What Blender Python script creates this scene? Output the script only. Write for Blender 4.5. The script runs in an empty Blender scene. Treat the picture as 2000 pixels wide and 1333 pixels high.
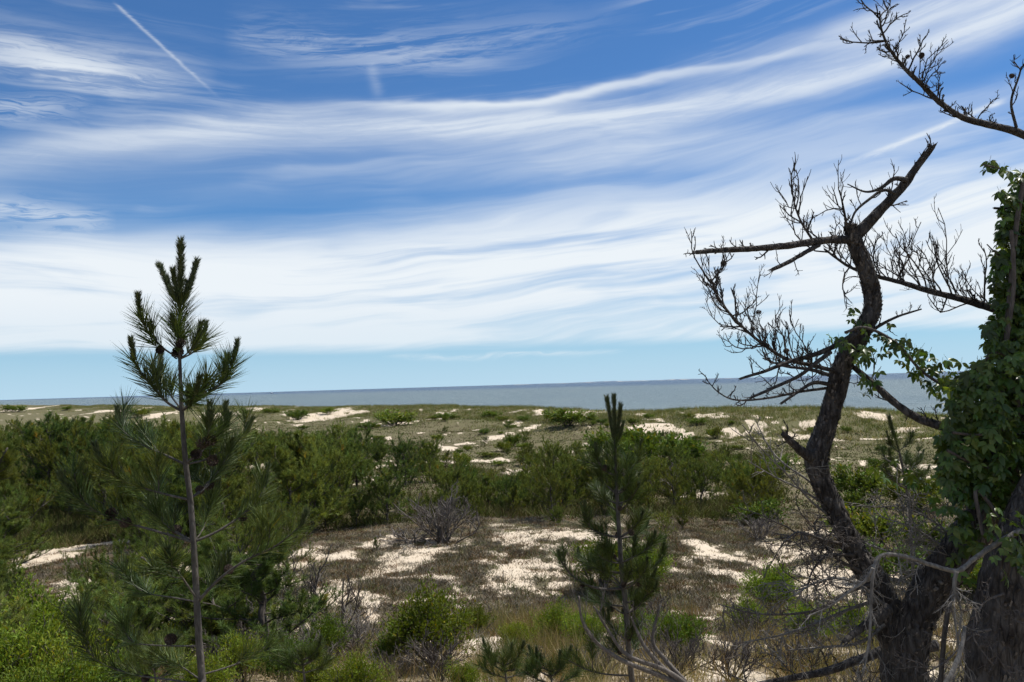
import bpy, math, random
import numpy as np
from math import radians, sin, cos, pi, sqrt, atan, atan2
from mathutils import Vector, Matrix, Quaternion

scene = bpy.context.scene
C = scene.collection
rs = np.random.RandomState

# ------------------------------------------------------------------ camera
F = 1650.0                       # focal length in pixels of the 2000 px wide picture
CAM = np.array([0.0, 0.0, 9.0])
PITCH, ROLL = radians(2.95), radians(1.72)
fwd = np.array([0.0, cos(PITCH), sin(PITCH)])
r0 = np.array([1.0, 0.0, 0.0]); u0 = np.cross(r0, fwd)
RIGHT = r0 * cos(ROLL) - u0 * sin(ROLL)
UP = u0 * cos(ROLL) + r0 * sin(ROLL)
cam_data = bpy.data.cameras.new("camera"); cam = bpy.data.objects.new("camera", cam_data); C.objects.link(cam)
cam_data.sensor_width = 36.0; cam_data.lens = 36.0 * F / 2000.0
cam_data.clip_start = 0.05; cam_data.clip_end = 90000.0
cam.matrix_world = Matrix(((RIGHT[0], UP[0], -fwd[0], CAM[0]), (RIGHT[1], UP[1], -fwd[1], CAM[1]),
                           (RIGHT[2], UP[2], -fwd[2], CAM[2]), (0, 0, 0, 1)))
scene.camera = cam

# ------------------------------------------------------------------ exposure, sun
scene.view_settings.view_transform = 'Standard'; scene.view_settings.look = 'None'
scene.view_settings.gamma = 1.0; scene.view_settings.exposure = 0.2
scene.view_settings.use_curve_mapping = False
scene.cycles.use_denoising = True
scene.cycles.use_adaptive_sampling = True; scene.cycles.adaptive_threshold = 0.03
scene.cycles.max_bounces = 4; scene.cycles.diffuse_bounces = 3; scene.cycles.transparent_max_bounces = 8
SUN_EL, SUN_AZ = radians(61), radians(64)        # azimuth clockwise from the view direction (+Y)
sd = bpy.data.lights.new("sun", 'SUN'); sd.energy = 5.0; sd.angle = radians(0.55); sd.color = (1.0, 0.95, 0.87)
sun = bpy.data.objects.new("sun", sd); C.objects.link(sun)
to_sun = Vector((sin(SUN_AZ) * cos(SUN_EL), cos(SUN_AZ) * cos(SUN_EL), sin(SUN_EL)))
sun.rotation_euler = to_sun.to_track_quat('Z', 'Y').to_euler()
sun.location = (60, 30, 90)


# ------------------------------------------------------------------ node expression helper
class X:
    def __init__(s, nt, sock): s.nt, s.s = nt, sock
    def op(s, o, *b, clamp=False):
        n = s.nt.nodes.new('ShaderNodeMath'); n.operation = o; n.use_clamp = clamp
        for i, v in enumerate((s,) + b):
            if isinstance(v, X): s.nt.links.new(v.s, n.inputs[i])
            else: n.inputs[i].default_value = v
        return X(s.nt, n.outputs[0])
    def __add__(s, b): return s.op('ADD', b)
    def __radd__(s, b): return s.op('ADD', b)
    def __sub__(s, b): return s.op('SUBTRACT', b)
    def __rsub__(s, b): return (s * -1.0) + b
    def __mul__(s, b): return s.op('MULTIPLY', b)
    def __rmul__(s, b): return s.op('MULTIPLY', b)
    def __truediv__(s, b): return s.op('DIVIDE', b)
    def ss(s, a, b):             # smoothstep
        n = s.nt.nodes.new('ShaderNodeMapRange'); n.interpolation_type = 'SMOOTHSTEP'
        s.nt.links.new(s.s, n.inputs[0])
        for i, v in ((1, a), (2, b)):
            if isinstance(v, X): s.nt.links.new(v.s, n.inputs[i])
            else: n.inputs[i].default_value = v
        return X(s.nt, n.outputs[0])


def combine(nt, x, y, z=0.0):
    n = nt.nodes.new('ShaderNodeCombineXYZ')
    for i, v in enumerate((x, y, z)):
        if isinstance(v, X): nt.links.new(v.s, n.inputs[i])
        else: n.inputs[i].default_value = v
    return n.outputs[0]


def noise(nt, vec, scale=1.0, detail=4.0, rough=0.55, dist=0.0, dim='3D'):
    n = nt.nodes.new('ShaderNodeTexNoise'); n.noise_dimensions = dim; n.inputs['Scale'].default_value = scale
    n.inputs['Detail'].default_value = detail; n.inputs['Roughness'].default_value = rough
    n.inputs['Distortion'].default_value = dist
    if vec is not None: nt.links.new(vec, n.inputs['Vector'])
    return X(nt, n.outputs[0])


def mixc(nt, fac, a, b, mode='MIX'):
    n = nt.nodes.new('ShaderNodeMix'); n.data_type = 'RGBA'; n.blend_type = mode
    for sock, v in ((n.inputs[0], fac), (n.inputs[6], a), (n.inputs[7], b)):
        if isinstance(v, X): nt.links.new(v.s, sock)
        elif hasattr(v, 'is_output'): nt.links.new(v, sock)
        elif isinstance(v, (int, float)): sock.default_value = v
        else: sock.default_value = (v[0], v[1], v[2], 1.0)
    return n.outputs[2]


# ------------------------------------------------------------------ sky
world = bpy.data.worlds.new("World"); scene.world = world; world.use_nodes = True
world.cycles.sampling_method = 'MANUAL'; world.cycles.sample_map_resolution = 256
wt = world.node_tree; wt.nodes.clear()
wo = wt.nodes.new('ShaderNodeOutputWorld'); bg = wt.nodes.new('ShaderNodeBackground')
wt.links.new(bg.outputs[0], wo.inputs[0])
sky = wt.nodes.new('ShaderNodeTexSky'); sky.sky_type = 'NISHITA'; sky.sun_disc = False
sky.sun_elevation = SUN_EL; sky.sun_rotation = SUN_AZ
sky.air_density = 1.0; sky.dust_density = 0.1; sky.ozone_density = 1.6; sky.altitude = 10
SKY_STRENGTH = 0.097
bg.inputs[1].default_value = SKY_STRENGTH
tc = wt.nodes.new('ShaderNodeTexCoord'); sp = wt.nodes.new('ShaderNodeSeparateXYZ')
wt.links.new(tc.outputs['Generated'], sp.inputs[0])
sx, sy, sz = (X(wt, sp.outputs[i]) for i in range(3))
hor = (sx * sx + sy * sy + 1e-6).op('SQRT')
E = sz / hor                                       # tangent of the elevation
A = sx.op('ARCTAN2', sy)                           # azimuth from the view direction


def horizon_y(px): return 781.0 - 0.030 * px
def ang(px, py):
    a = atan((px - 1000) / F)
    return a, (horizon_y(px) - py) / F * cos(a)


T01 = ((A + 0.8) * (1 / 1.6)).op('ADD', 0.0, clamp=True)


def fcurve(pts, off=0.0):
    """value along the azimuth: pts = [(azimuth, value)]; gives value + off"""
    n = wt.nodes.new('ShaderNodeFloatCurve'); cv = n.mapping.curves[0]
    n.mapping.use_clip = True; n.mapping.extend = 'HORIZONTAL'
    pp = [((a + 0.8) / 1.6, v + off) for a, v in pts]
    while len(cv.points) < len(pp): cv.points.new(0.3 + 0.02 * len(cv.points), 0.5)
    for p, (a, v) in zip(cv.points, pp): p.location = (a, v); p.handle_type = 'AUTO_CLAMPED'
    n.mapping.update()
    wt.links.new(T01.s, n.inputs['Value'])
    return X(wt, n.outputs[0])


warp = noise(wt, combine(wt, A * 3.0 + 3.1, E * 9.0), 1.0, 2.0, dim='2D')
warp2 = noise(wt, combine(wt, A * 9.0, E * 30.0 + 7.7), 1.0, 3.0, dim='2D')
Es = E - A * 0.10 - A * A * 0.10
s1 = noise(wt, combine(wt, A * 2.0 + warp * 0.7, Es * 24.0 + warp * 1.4), 1.0, 4.0, 0.55, dim='2D')
s2 = noise(wt, combine(wt, A * 3.6 + warp2 * 0.4, Es * 62.0 + warp * 3.0 + 5.0), 1.0, 5.0, 0.58, dim='2D')
fine = noise(wt, combine(wt, A * 15.0 + warp2 * 2.0, Es * 190.0 + warp2 * 7.0 + 9.0), 1.0, 4.0, 0.65, dim='2D')
patch = noise(wt, combine(wt, A * 2.6 + 4.0, E * 5.0), 1.0, 1.0, dim='2D')
Eo = E + (warp2 * 0.014 + 0.093)


def band(center, wu, wd, amp):
    """a cirrus band: centre line, softness above and below (pixels), strength, all along the azimuth"""
    d = Eo - fcurve([ang(*p) for p in center], 0.1)
    q = (d * (F / wu)).op('MAXIMUM', d * (-F / wd))
    g = X(wt, None); n = wt.nodes.new('ShaderNodeMath'); n.operation = 'POWER'; n.inputs[0].default_value = 0.36788
    wt.links.new((q * q).s, n.inputs[1])
    return X(wt, n.outputs[0]) * fcurve([(ang(p, 0)[0], v) for p, v in amp])


trans = None                                       # how much clear sky shows between the clouds
def over(a):
    global trans
    trans = (1.0 - a) if trans is None else trans.op('MULTIPLY', 1.0 - a)


# the broad white deck over the sea with its lower edge
lowedge = (E + (warp - 0.5) * 0.008 + (s2 - 0.5) * 0.012).ss(0.0400, 0.0560) * (E.ss(0.045, 0.12) * 0.2 + 0.8)
deck_top = fcurve([ang(0, 468), ang(200, 452), ang(500, 455), ang(800, 432), ang(1100, 400), ang(1400, 362), ang(1700, 330), ang(2000, 300)])
dtop = E - deck_top + warp * 0.035 + s2 * 0.03 - 0.0325
deck = 1.0 - dtop.ss(-50.0 / F, 50.0 / F)
gaps = (s1 * 0.68 + s2 * 0.32).ss(0.28, 0.54) * 0.56 + 0.42
over(lowedge * deck * gaps)
tex = (s2 * 0.78 + fine * 0.22).ss(0.28, 0.66) * 0.42 + 0.60
over(band([(-300, 350), (0, 300), (250, 262), (500, 240), (750, 236), (1000, 232), (1250, 214), (1500, 168), (1750, 105), (2000, 10), (2300, -140)],
          30, 40, [(-300, 0.4), (0, 0.45), (300, 0.6), (700, 0.74), (1000, 0.78), (1300, 0.74), (1700, 0.75), (2000, 0.75), (2300, .7)]) * tex)
over(band([(600, 198), (800, 196), (950, 199), (1080, 188), (1250, 150), (1500, 105), (1800, 40), (2100, -60)],
          8, 13, [(500, 0.0), (680, 0.15), (800, 0.6), (1000, 0.8), (1300, 0.6), (1700, 0.3), (2000, 0.2)]))
over(band([(1000, 330), (1300, 275), (1600, 235), (1900, 190), (2100, 150)], 20, 28, [(900, 0.0), (1100, 0.10), (1500, 0.28), (2000, 0.32)]) * tex)
over(band([(1400, 120), (1600, 70), (1800, 15), (1950, -30)], 26, 46, [(1300, 0.0), (1600, 0.3), (1800, 0.7), (1950, 0.6), (2300, 0.3)]) * tex)
over(band([(0, 350), (400, 325), (800, 312), (1200, 298), (1600, 285), (2000, 250)], 50, 48,
          [(-300, 0.2), (0, 0.26), (500, 0.32), (1000, 0.32), (1500, 0.40), (2000, 0.45)]) * (s1.ss(0.32, 0.60) * 0.8 + 0.2))
over(band([(-300, 60), (0, 95), (120, 125), (250, 150), (350, 160), (450, 150)], 52, 28,
          [(-300, 0.6), (0, 0.62), (150, 0.85), (260, 0.55), (360, 0.2), (430, 0.0)]) * ((fine * 0.35 + s2 * 0.65).ss(0.34, 0.60) * 0.75 + 0.25))
over(band([(-300, 200), (0, 208), (100, 205), (200, 200)], 24, 22, [(-300, 0.4), (0, 0.40), (120, 0.24), (190, 0.0)]) * fine.ss(0.3, 0.6))
over(band([(-300, 380), (0, 400), (100, 415), (220, 430)], 18, 26, [(-300, 0.5), (0, 0.5), (120, 0.45), (230, 0.0)]) * fine.ss(0.3, 0.6))
over(band([(480, 60), (600, 80), (800, 95), (1000, 70), (1200, 30)], 45, 32, [(440, 0.0), (560, 0.30), (800, 0.36), (1000, 0.24), (1200, 0.05), (1300, 0)]) * ((s2 * 0.7 + fine * 0.3).ss(0.36, 0.60)))
over(((s1 * 0.6 + s2 * 0.4).ss(0.50, 0.72)) * (patch.ss(0.35, 0.65)) * (E.ss(0.05, 0.12) * 0.30))
over((s1 * 0.5 + s2 * 0.5).ss(0.34, 0.62) * E.ss(0.50, 0.95) * 0.62)      # the same streaks go on unseen overhead, thickened for a whiter fill light
over(band([(760, 696), (900, 695), (1060, 690), (1200, 688)], 4.0, 6.0, [(740, 0.0), (850, 0.3), (1060, 0.35), (1230, 0.0)]) * fine.ss(0.25, 0.6))


# condensation trails: straight lines in the sky
def trail(p, q, w, amp):
    a0, e0 = ang(*p); a1, e1 = ang(*q)
    L = sqrt((a1 - a0) ** 2 + (e1 - e0) ** 2); tx, ty = (a1 - a0) / L, (e1 - e0) / L
    t = A * (tx / L) + E * (ty / L) + (-(a0 * tx + e0 * ty) / L)
    n = A * (ty * F / w) - E * (tx * F / w) + fine * (0.005 * F / w) + (-(a0 * ty - e0 * tx) - 0.0025) * (F / w)
    g = wt.nodes.new('ShaderNodeMath'); g.operation = 'POWER'; g.inputs[0].default_value = 0.36788
    wt.links.new((n * n).s, g.inputs[1])
    over(X(wt, g.outputs[0]) * t.ss(-0.02, 0.06) * (1.0 - t.ss(0.6, 1.02)) * (fine * 0.9 + 0.25) * amp)


trail((225, -12), (440, 188), 3.2, 0.45)
trail((1995, 186), (1640, 326), 5.0, 0.85)
trail((735, 110), (752, 192), 11.0, 0.2)
alpha = 1.0 - trans

clear = mixc(wt, 1.0, sky.outputs[0], (0.385, 0.66, 0.95), 'MULTIPLY')
clear = mixc(wt, (1.0 - E.ss(-0.02, 0.14)) * 0.85, clear, (4.1, 6.2, 8.1))
clear = mixc(wt, (1.0 - E.ss(-0.03, 0.05)) * 0.6, clear, (4.9, 6.6, 7.7))          # pale marine air low over the sea, all round
white = (7.7, 8.2, 8.6)
skycol = mixc(wt, alpha, clear, white)
wt.links.new(skycol, bg.inputs[0])


# ------------------------------------------------------------------ geometry helpers
def P(px, py, d):
    """world point on the line of sight through a photo pixel, d metres ahead"""
    return CAM + d * (fwd + RIGHT * ((px - 1000) / F) + UP * ((666.5 - py) / F))


def _hash(ix, iy, seed):
    n = (ix * 374761393 + iy * 668265263 + seed * 1442695041) & 0x7fffffff
    n = ((n ^ (n >> 13)) * 1274126177) & 0x7fffffff
    return ((n ^ (n >> 16)) & 0xffff) / 65535.0


def vnoise(x, y, seed=0):
    x = np.asarray(x, float); y = np.asarray(y, float)
    ix = np.floor(x).astype(np.int64); iy = np.floor(y).astype(np.int64)
    fx = x - ix; fy = y - iy
    fx = fx * fx * fx * (fx * (fx * 6 - 15) + 10); fy = fy * fy * fy * (fy * (fy * 6 - 15) + 10)
    a = _hash(ix, iy, seed); b = _hash(ix + 1, iy, seed); c = _hash(ix, iy + 1, seed); d = _hash(ix + 1, iy + 1, seed)
    return (a + (b - a) * fx) * (1 - fy) + (c + (d - c) * fx) * fy


def fbm(x, y, seed=0, oct=4, gain=0.5):
    s = 0; a = 1; t = 0
    for o in range(oct):
        s = s + a * vnoise(np.asarray(x) * 2 ** o + 13.7 * o, np.asarray(y) * 2 ** o + 5.1 * o, seed + o); t += a; a *= gain
    return s / t


def smooth(a, b, x):
    t = np.clip((np.asarray(x, float) - a) / (b - a), 0, 1); return t * t * (3 - 2 * t)


def shore(x, y): return 0.79 * x + 0.61 * (y - 170.0)      # metres beyond the crest of the foredune


_hd = [0, 2, 4, 6, 9, 12, 16, 20, 24, 28, 32, 36, 45, 70, 110, 160, 9000]
_hz = [7.25, 7.2, 6.9, 6.35, 5.72, 5.05, 4.20, 3.62, 3.48, 3.38, 3.25, 2.75, 2.2, 2.0, 1.9, 2.1, 2.1]


def H(x, y):
    x = np.asarray(x, float); y = np.asarray(y, float)
    d = np.sqrt(x * x + y * y)
    z = np.interp(np.maximum(d + 2.5 * (fbm(x / 9, y / 9, 3, 2) - 0.5) * smooth(8, 16, d), 0), _hd, _hz)
    z = np.where((y < 0) & (d < 400), np.maximum(z, np.interp(d, [0, 20, 60, 400], [7.25, 7.0, 5.0, 2.1])), z)
    s = shore(x, y)
    far = smooth(12, 40, d)
    z = z + far * (fbm(x / 22, y / 22, 11, 3) - 0.5) * 1.1 + smooth(5, 14, d) * (fbm(x / 4.5, y / 4.5, 21, 3) - 0.5) * 0.42
    z = z + (fbm(x / 1.1, y / 1.1, 31, 2) - 0.5) * 0.10
    crest = np.exp(-(s / 13.0) ** 2) * (1.25 + 1.5 * fbm((x * 0.61 - y * 0.79) / 26, s / 40, 41, 3)) + \
        np.exp(-((s + 24) / 12.0) ** 2) * 1.5 * smooth(0.42, 0.75, fbm(x / 24, y / 24, 51, 2))
    z = z + crest
    z = z * 1.0 - smooth(6, 70, s) * 5.2
    return z


_T = np.concatenate([np.linspace(2, 60, 400), np.geomspace(60.2, 3000, 300)])


def ground_at(px, py):
    q = (P(px, py, 1.0) - CAM); T = _T
    for _ in range(2):
        pts = CAM + T[:, None] * q
        below = pts[:, 2] < H(pts[:, 0], pts[:, 1])
        i = int(np.argmax(below)) if below.any() else len(T) - 1
        T = np.linspace(T[max(i - 1, 0)], T[i], 24)
    p = CAM + T[12] * q
    return np.array([p[0], p[1], float(H(p[0], p[1]))]), T[12]


def nrm(v):
    v = np.asarray(v, float); return v / (np.linalg.norm(v, axis=-1, keepdims=True) + 1e-12)


class MB:
    """collects tubes, blades and leaves and links them as one mesh object"""
    def __init__(s): s.v, s.t, s.q, s.c, s.n = [], [], [], [], 0
    def add(s, v, tris=None, quads=None, col=None):
        v = np.asarray(v, float).reshape(-1, 3)
        if tris is not None and len(tris): s.t.append(np.asarray(tris, np.int64).reshape(-1, 3) + s.n)
        if quads is not None and len(quads): s.q.append(np.asarray(quads, np.int64).reshape(-1, 4) + s.n)
        c = np.ones((len(v), 3)) if col is None else np.broadcast_to(np.asarray(col, float), (len(v), 3))
        s.v.append(v); s.c.append(c); s.n += len(v)

    def tube(s, pts, rad, n=6, col=None, rough=0.0, seed=0, cap=True):
        pts = np.asarray(pts, float); k = len(pts); rad = np.broadcast_to(np.asarray(rad, float), (k,))
        t = nrm(np.gradient(pts, axis=0))
        ref = np.array([0, 0, 1.0]) if abs(t[0, 2]) < 0.9 else np.array([1.0, 0, 0])
        if n <= 6:
            m_ = np.abs(t).mean(0); ref = np.eye(3)[int(np.argmin(m_))]; A_ = nrm(np.cross(t, ref)); cap = cap and n >= 6
        else:
            a = nrm(np.cross(t[0], ref)); A_ = [a]
            for i in range(1, k):
                a = A_[-1] - t[i] * np.dot(A_[-1], t[i]); A_.append(a / (np.linalg.norm(a) + 1e-9))
            A_ = np.array(A_)
        B_ = np.cross(t, A_)
        th = np.arange(n) * 2 * pi / n
        R = rad[:, None] * np.ones(n)
        if rough:
            al = np.concatenate([[0], np.cumsum(np.linalg.norm(np.diff(pts, axis=0), axis=1))])
            m = np.mean(rad)
            R = R * (1 + rough * 2 * (vnoise(np.tile(np.arange(n) * 0.9, (k, 1)), np.tile(al[:, None] / (m * 1.6), (1, n)), seed) - 0.5)
                     + rough * (vnoise(np.tile(np.arange(n) * 1.7, (k, 1)), np.tile(al[:, None] / (m * 0.5), (1, n)), seed + 3) - 0.5))
        ring = pts[:, None, :] + R[..., None] * (np.cos(th)[None, :, None] * A_[:, None, :] + np.sin(th)[None, :, None] * B_[:, None, :])
        v = ring.reshape(-1, 3)
        i = np.arange(k - 1)[:, None] * n; j = np.arange(n)[None, :]; j2 = (j + 1) % n
        q = np.stack([i + j, i + j2, i + n + j2, i + n + j], -1).reshape(-1, 4)
        tr = []
        if cap:
            v = np.concatenate([v, pts[-1:] + t[-1:] * rad[-1] * 0.3, pts[:1]])
            b = (k - 1) * n
            tr = [(b + m, b + (m + 1) % n, k * n) for m in range(n)] + [((m + 1) % n, m, k * n + 1) for m in range(n)]
        s.add(v, tr, q, col)

    def blades(s, base, d, L, w, rng, col, bend=None, two=False):
        """needles or grass blades: base Nx3, unit direction, length, width"""
        N = len(base); L = np.broadcast_to(L, (N,)).reshape(N, 1); w = np.broadcast_to(w, (N,)).reshape(N, 1)
        side = nrm(np.cross(d, rng.normal(size=(N, 3)))) * w * 0.5
        tip = base + d * L
        if bend is not None: tip = tip + bend * L
        if two:
            mid = base + d * L * 0.55 + (0 if bend is None else bend * L * 0.25)
            v = np.stack([base - side, base + side, mid + side * 0.8, mid - side * 0.8, tip], 1).reshape(-1, 3)
            o = np.arange(N)[:, None] * 5
            s.add(v, (o + np.array([3, 2, 4])), (o + np.array([0, 1, 2, 3])), np.repeat(col, 5, 0) if np.ndim(col) == 2 else col)
        else:
            v = np.stack([base - side, base + side, tip], 1).reshape(-1, 3)
            s.add(v, np.arange(3 * N).reshape(-1, 3), None, np.repeat(col, 3, 0) if np.ndim(col) == 2 else col)

    def leaves(s, base, d, nor, L, w, col, fold=0.25):
        """pointed oval leaves: two folded halves with a bent tip (6 verts)"""
        N = len(base); L = np.broadcast_to(L, (N,)).reshape(N, 1); w = np.broadcast_to(w, (N,)).reshape(N, 1)
        side = nrm(np.cross(d, nor)); nn = nrm(np.cross(side, d))
        m1 = base + d * L * 0.38
        a = m1 + side * w * 0.5 + nn * w * fold; b = m1 - side * w * 0.5 + nn * w * fold
        m2 = base + d * L * 0.75 - nn * L * 0.03
        c = m2 + side * w * 0.32 + nn * w * fold * 0.5; e = m2 - side * w * 0.32 + nn * w * fold * 0.5
        tip = base + d * L - nn * L * 0.12
        v = np.stack([base, a, c, tip, e, b, m1 + d * L * 0.18], 1).reshape(-1, 3)
        o = np.arange(N)[:, None] * 7
        tr = np.concatenate([o + np.array(k) for k in ((0, 1, 6), (1, 2, 6), (2, 3, 6), (3, 4, 6), (4, 5, 6), (5, 0, 6))])
        s.add(v, tr, None, np.repeat(col, 7, 0) if np.ndim(col) == 2 else col)

    def mesh(s, name, mat, smooth_=True):
        me = bpy.data.meshes.new(name)
        if not s.v: return me
        V = np.concatenate(s.v); Cc = np.concatenate(s.c)
        T = np.concatenate(s.t) if s.t else np.zeros((0, 3), np.int64)
        Q = np.concatenate(s.q) if s.q else np.zeros((0, 4), np.int64)
        me.vertices.add(len(V)); me.vertices.foreach_set('co', V.astype(np.float32).ravel())
        loops = np.concatenate([T.ravel(), Q.ravel()]).astype(np.int32)
        me.loops.add(len(loops)); me.loops.foreach_set('vertex_index', loops)
        st = np.concatenate([np.arange(len(T)) * 3, len(T) * 3 + np.arange(len(Q)) * 4]).astype(np.int32)
        me.polygons.add(len(st)); me.polygons.foreach_set('loop_start', st)
        me.polygons.foreach_set('use_smooth', np.full(len(st), smooth_, bool))
        at = me.color_attributes.new('col', 'FLOAT_COLOR', 'POINT')
        at.data.foreach_set('color', np.concatenate([Cc, np.ones((len(Cc), 1))], 1).astype(np.float32).ravel())
        me.update(calc_edges=True)
        if mat: me.materials.append(mat)
        return me

    def build(s, name, mat, parent=None, smooth_=True, origin=None):
        if origin is not None: s.v = [v - np.asarray(origin) for v in s.v]
        o = bpy.data.objects.new(name, s.mesh(name, mat, smooth_)); C.objects.link(o)
        if parent is not None: o.parent = parent
        elif origin is not None: o.location = origin
        return o


def tag(o, label, cat, group=None, kind=None):
    if label: o['label'] = label
    if cat: o['category'] = cat
    if group: o['group'] = group
    if kind: o['kind'] = kind
    return o


def empty(name, loc, label, cat, group=None):
    o = bpy.data.objects.new(name, None); C.objects.link(o); o.location = tuple(loc); o.empty_display_size = 0.2
    return tag(o, label, cat, group)


def copy_tree(root, loc, rz, sc, label=None, group=None, name=None):
    r = root.copy(); C.objects.link(r); r.location = tuple(loc); r.rotation_euler = (0, 0, rz)
    r.scale = sc if isinstance(sc, tuple) else (sc, sc, sc)
    if label: r['label'] = label
    if group: r['group'] = group
    elif 'group' in r: del r['group']
    for ch in root.children:
        c = ch.copy(); C.objects.link(c); c.parent = r
        for g in ch.children:
            d = g.copy(); C.objects.link(d); d.parent = c
    return r


def catmull(pts, n=6):
    p = np.asarray(pts, float); k = len(p)
    q = np.concatenate([2 * p[:1] - p[1:2], p, 2 * p[-1:] - p[-2:-1]]); out = []
    for i in range(1, k):
        a, b, c, d = q[i - 1], q[i], q[i + 1], q[i + 2]
        for t in np.linspace(0, 1, n, endpoint=False):
            out.append(0.5 * ((2 * b) + (c - a) * t + (2 * a - 5 * b + 4 * c - d) * t * t + (3 * b - a - 3 * c + d) * t ** 3))
    out.append(p[-1]); return np.array(out)


# ------------------------------------------------------------------ materials
def new_mat(name):
    m = bpy.data.materials.new(name); m.use_nodes = True; nt = m.node_tree; nt.nodes.clear()
    out = nt.nodes.new('ShaderNodeOutputMaterial'); b = nt.nodes.new('ShaderNodeBsdfPrincipled')
    nt.links.new(b.outputs[0], out.inputs[0]); return m, nt, out, b


def attr(nt, name='col'):
    n = nt.nodes.new('ShaderNodeAttribute'); n.attribute_name = name; return n.outputs['Color']


def objrand(nt): return X(nt, nt.nodes.new('ShaderNodeObjectInfo').outputs['Random'])
def position(nt): return nt.nodes.new('ShaderNodeNewGeometry').outputs['Position']


def bump(nt, b, h, strength, dist):
    n = nt.nodes.new('ShaderNodeBump'); n.inputs['Strength'].default_value = strength; n.inputs['Distance'].default_value = dist
    nt.links.new(h.s, n.inputs['Height']); nt.links.new(n.outputs[0], b.inputs['Normal'])


def foliage_mat(name, base, alt, rough=0.55, trans=0.25, spec=0.3, nscale=1.5):
    """colour = per-leaf attribute x mix of two greens by place and by plant"""
    m, nt, out, b = new_mat(name)
    n = noise(nt, position(nt), nscale, 2.0)
    f = (n.ss(0.35, 0.65) * 0.6 + objrand(nt) * 0.4)
    c = mixc(nt, f, base, alt); c = mixc(nt, 1.0, c, attr(nt), 'MULTIPLY')
    r1 = (objrand(nt) * 17.0).op('FRACT'); r2 = (objrand(nt) * 53.0).op('FRACT')
    c = mixc(nt, 1.0, c, combine(nt, r1 * 0.62 + r2 * 0.24 + 0.52, r1 * 0.60 + 0.68, r1 * 0.6 - r2 * 0.25 + 0.80), 'MULTIPLY')
    nt.links.new(c, b.inputs['Base Color']); b.inputs['Roughness'].default_value = rough
    b.inputs['Specular IOR Level'].default_value = spec
    if trans:
        tr = nt.nodes.new('ShaderNodeBsdfTranslucent'); mx = nt.nodes.new('ShaderNodeMixShader'); mx.inputs[0].default_value = trans
        g = mixc(nt, 1.0, c, (1.35, 1.3, 0.55), 'MULTIPLY'); nt.links.new(g, tr.inputs[0])
        nt.links.new(b.outputs[0], mx.inputs[1]); nt.links.new(tr.outputs[0], mx.inputs[2]); nt.links.new(mx.outputs[0], out.inputs[0])
    return m


def wood_mat(name, a, c2, scale=30.0, strength=0.7, dist=0.01, stretch=0.3):
    m, nt, out, b = new_mat(name)
    mp = nt.nodes.new('ShaderNodeMapping'); mp.inputs['Scale'].default_value = (1, 1, stretch)
    nt.links.new(position(nt), mp.inputs[0])
    n = noise(nt, mp.outputs[0], scale, 5.0, 0.62); n2 = noise(nt, position(nt), scale * 0.2, 3.0)
    v = nt.nodes.new('ShaderNodeTexVoronoi'); v.feature = 'DISTANCE_TO_EDGE'; v.inputs['Scale'].default_value = scale * 0.9
    nt.links.new(mp.outputs[0], v.inputs['Vector'])
    crack = X(nt, v.outputs['Distance']).ss(0.0, 0.22)
    c = mixc(nt, (n * 0.7 + n2 * 0.3).ss(0.35, 0.68), a, c2)
    c = mixc(nt, 1.0, c, attr(nt), 'MULTIPLY')
    nt.links.new(c, b.inputs['Base Color']); b.inputs['Roughness'].default_value = 0.85; b.inputs['Specular IOR Level'].default_value = 0.2
    bump(nt, b, crack * 0.6 + n * 0.6, strength, dist)
    return m


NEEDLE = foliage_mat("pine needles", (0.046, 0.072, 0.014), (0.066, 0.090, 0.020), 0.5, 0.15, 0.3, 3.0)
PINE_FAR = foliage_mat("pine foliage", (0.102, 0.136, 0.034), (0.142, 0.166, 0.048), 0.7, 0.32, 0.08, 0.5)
BAYBERRY = foliage_mat("bayberry leaves", (0.096, 0.138, 0.012), (0.132, 0.170, 0.018), 0.55, 0.3, 0.15, 2.0)
SHRUB_FAR = foliage_mat("dune shrub leaves", (0.085, 0.122, 0.018), (0.112, 0.146, 0.026), 0.6, 0.25, 0.12, 0.8)
VINE = foliage_mat("vine leaves", (0.050, 0.088, 0.011), (0.092, 0.132, 0.018), 0.38, 0.3, 0.45, 3.0)
HEATH = foliage_mat("heath", (1.0, 1.0, 1.0), (1.15, 1.1, 1.0), 0.8, 0.1, 0.1, 1.0)
GRASS = foliage_mat("grass blades", (1.0, 1.0, 1.0), (1.15, 1.1, 0.95), 0.65, 0.25, 0.2, 0.4)
BARK = wood_mat("pine bark", (0.026, 0.022, 0.020), (0.098, 0.088, 0.080), 34.0, 1.0, 0.02)
BARK_Y = wood_mat("young bark", (0.055, 0.049, 0.042), (0.125, 0.112, 0.096), 60.0, 0.6, 0.004)
DEADWOOD = wood_mat("weathered dead wood", (0.100, 0.090, 0.078), (0.225, 0.208, 0.185), 60.0, 0.5, 0.003)
DARKTWIG = wood_mat("dark dead twigs", (0.055, 0.046, 0.040), (0.120, 0.105, 0.094), 60.0, 0.5, 0.003)
TRUNK_FAR = wood_mat("distant bark", (0.055, 0.046, 0.038), (0.110, 0.095, 0.082), 12.0, 0.5, 0.02)
BRUSH = wood_mat("grey brush", (0.090, 0.078, 0.068), (0.175, 0.155, 0.138), 60.0, 0.4, 0.003)
CONE = wood_mat("cone scales", (0.035, 0.024, 0.018), (0.095, 0.070, 0.052), 120.0, 0.4, 0.002)
CANDLE = wood_mat("candle shoots", (0.150, 0.120, 0.050), (0.190, 0.170, 0.070), 150.0, 0.3, 0.002)

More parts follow.
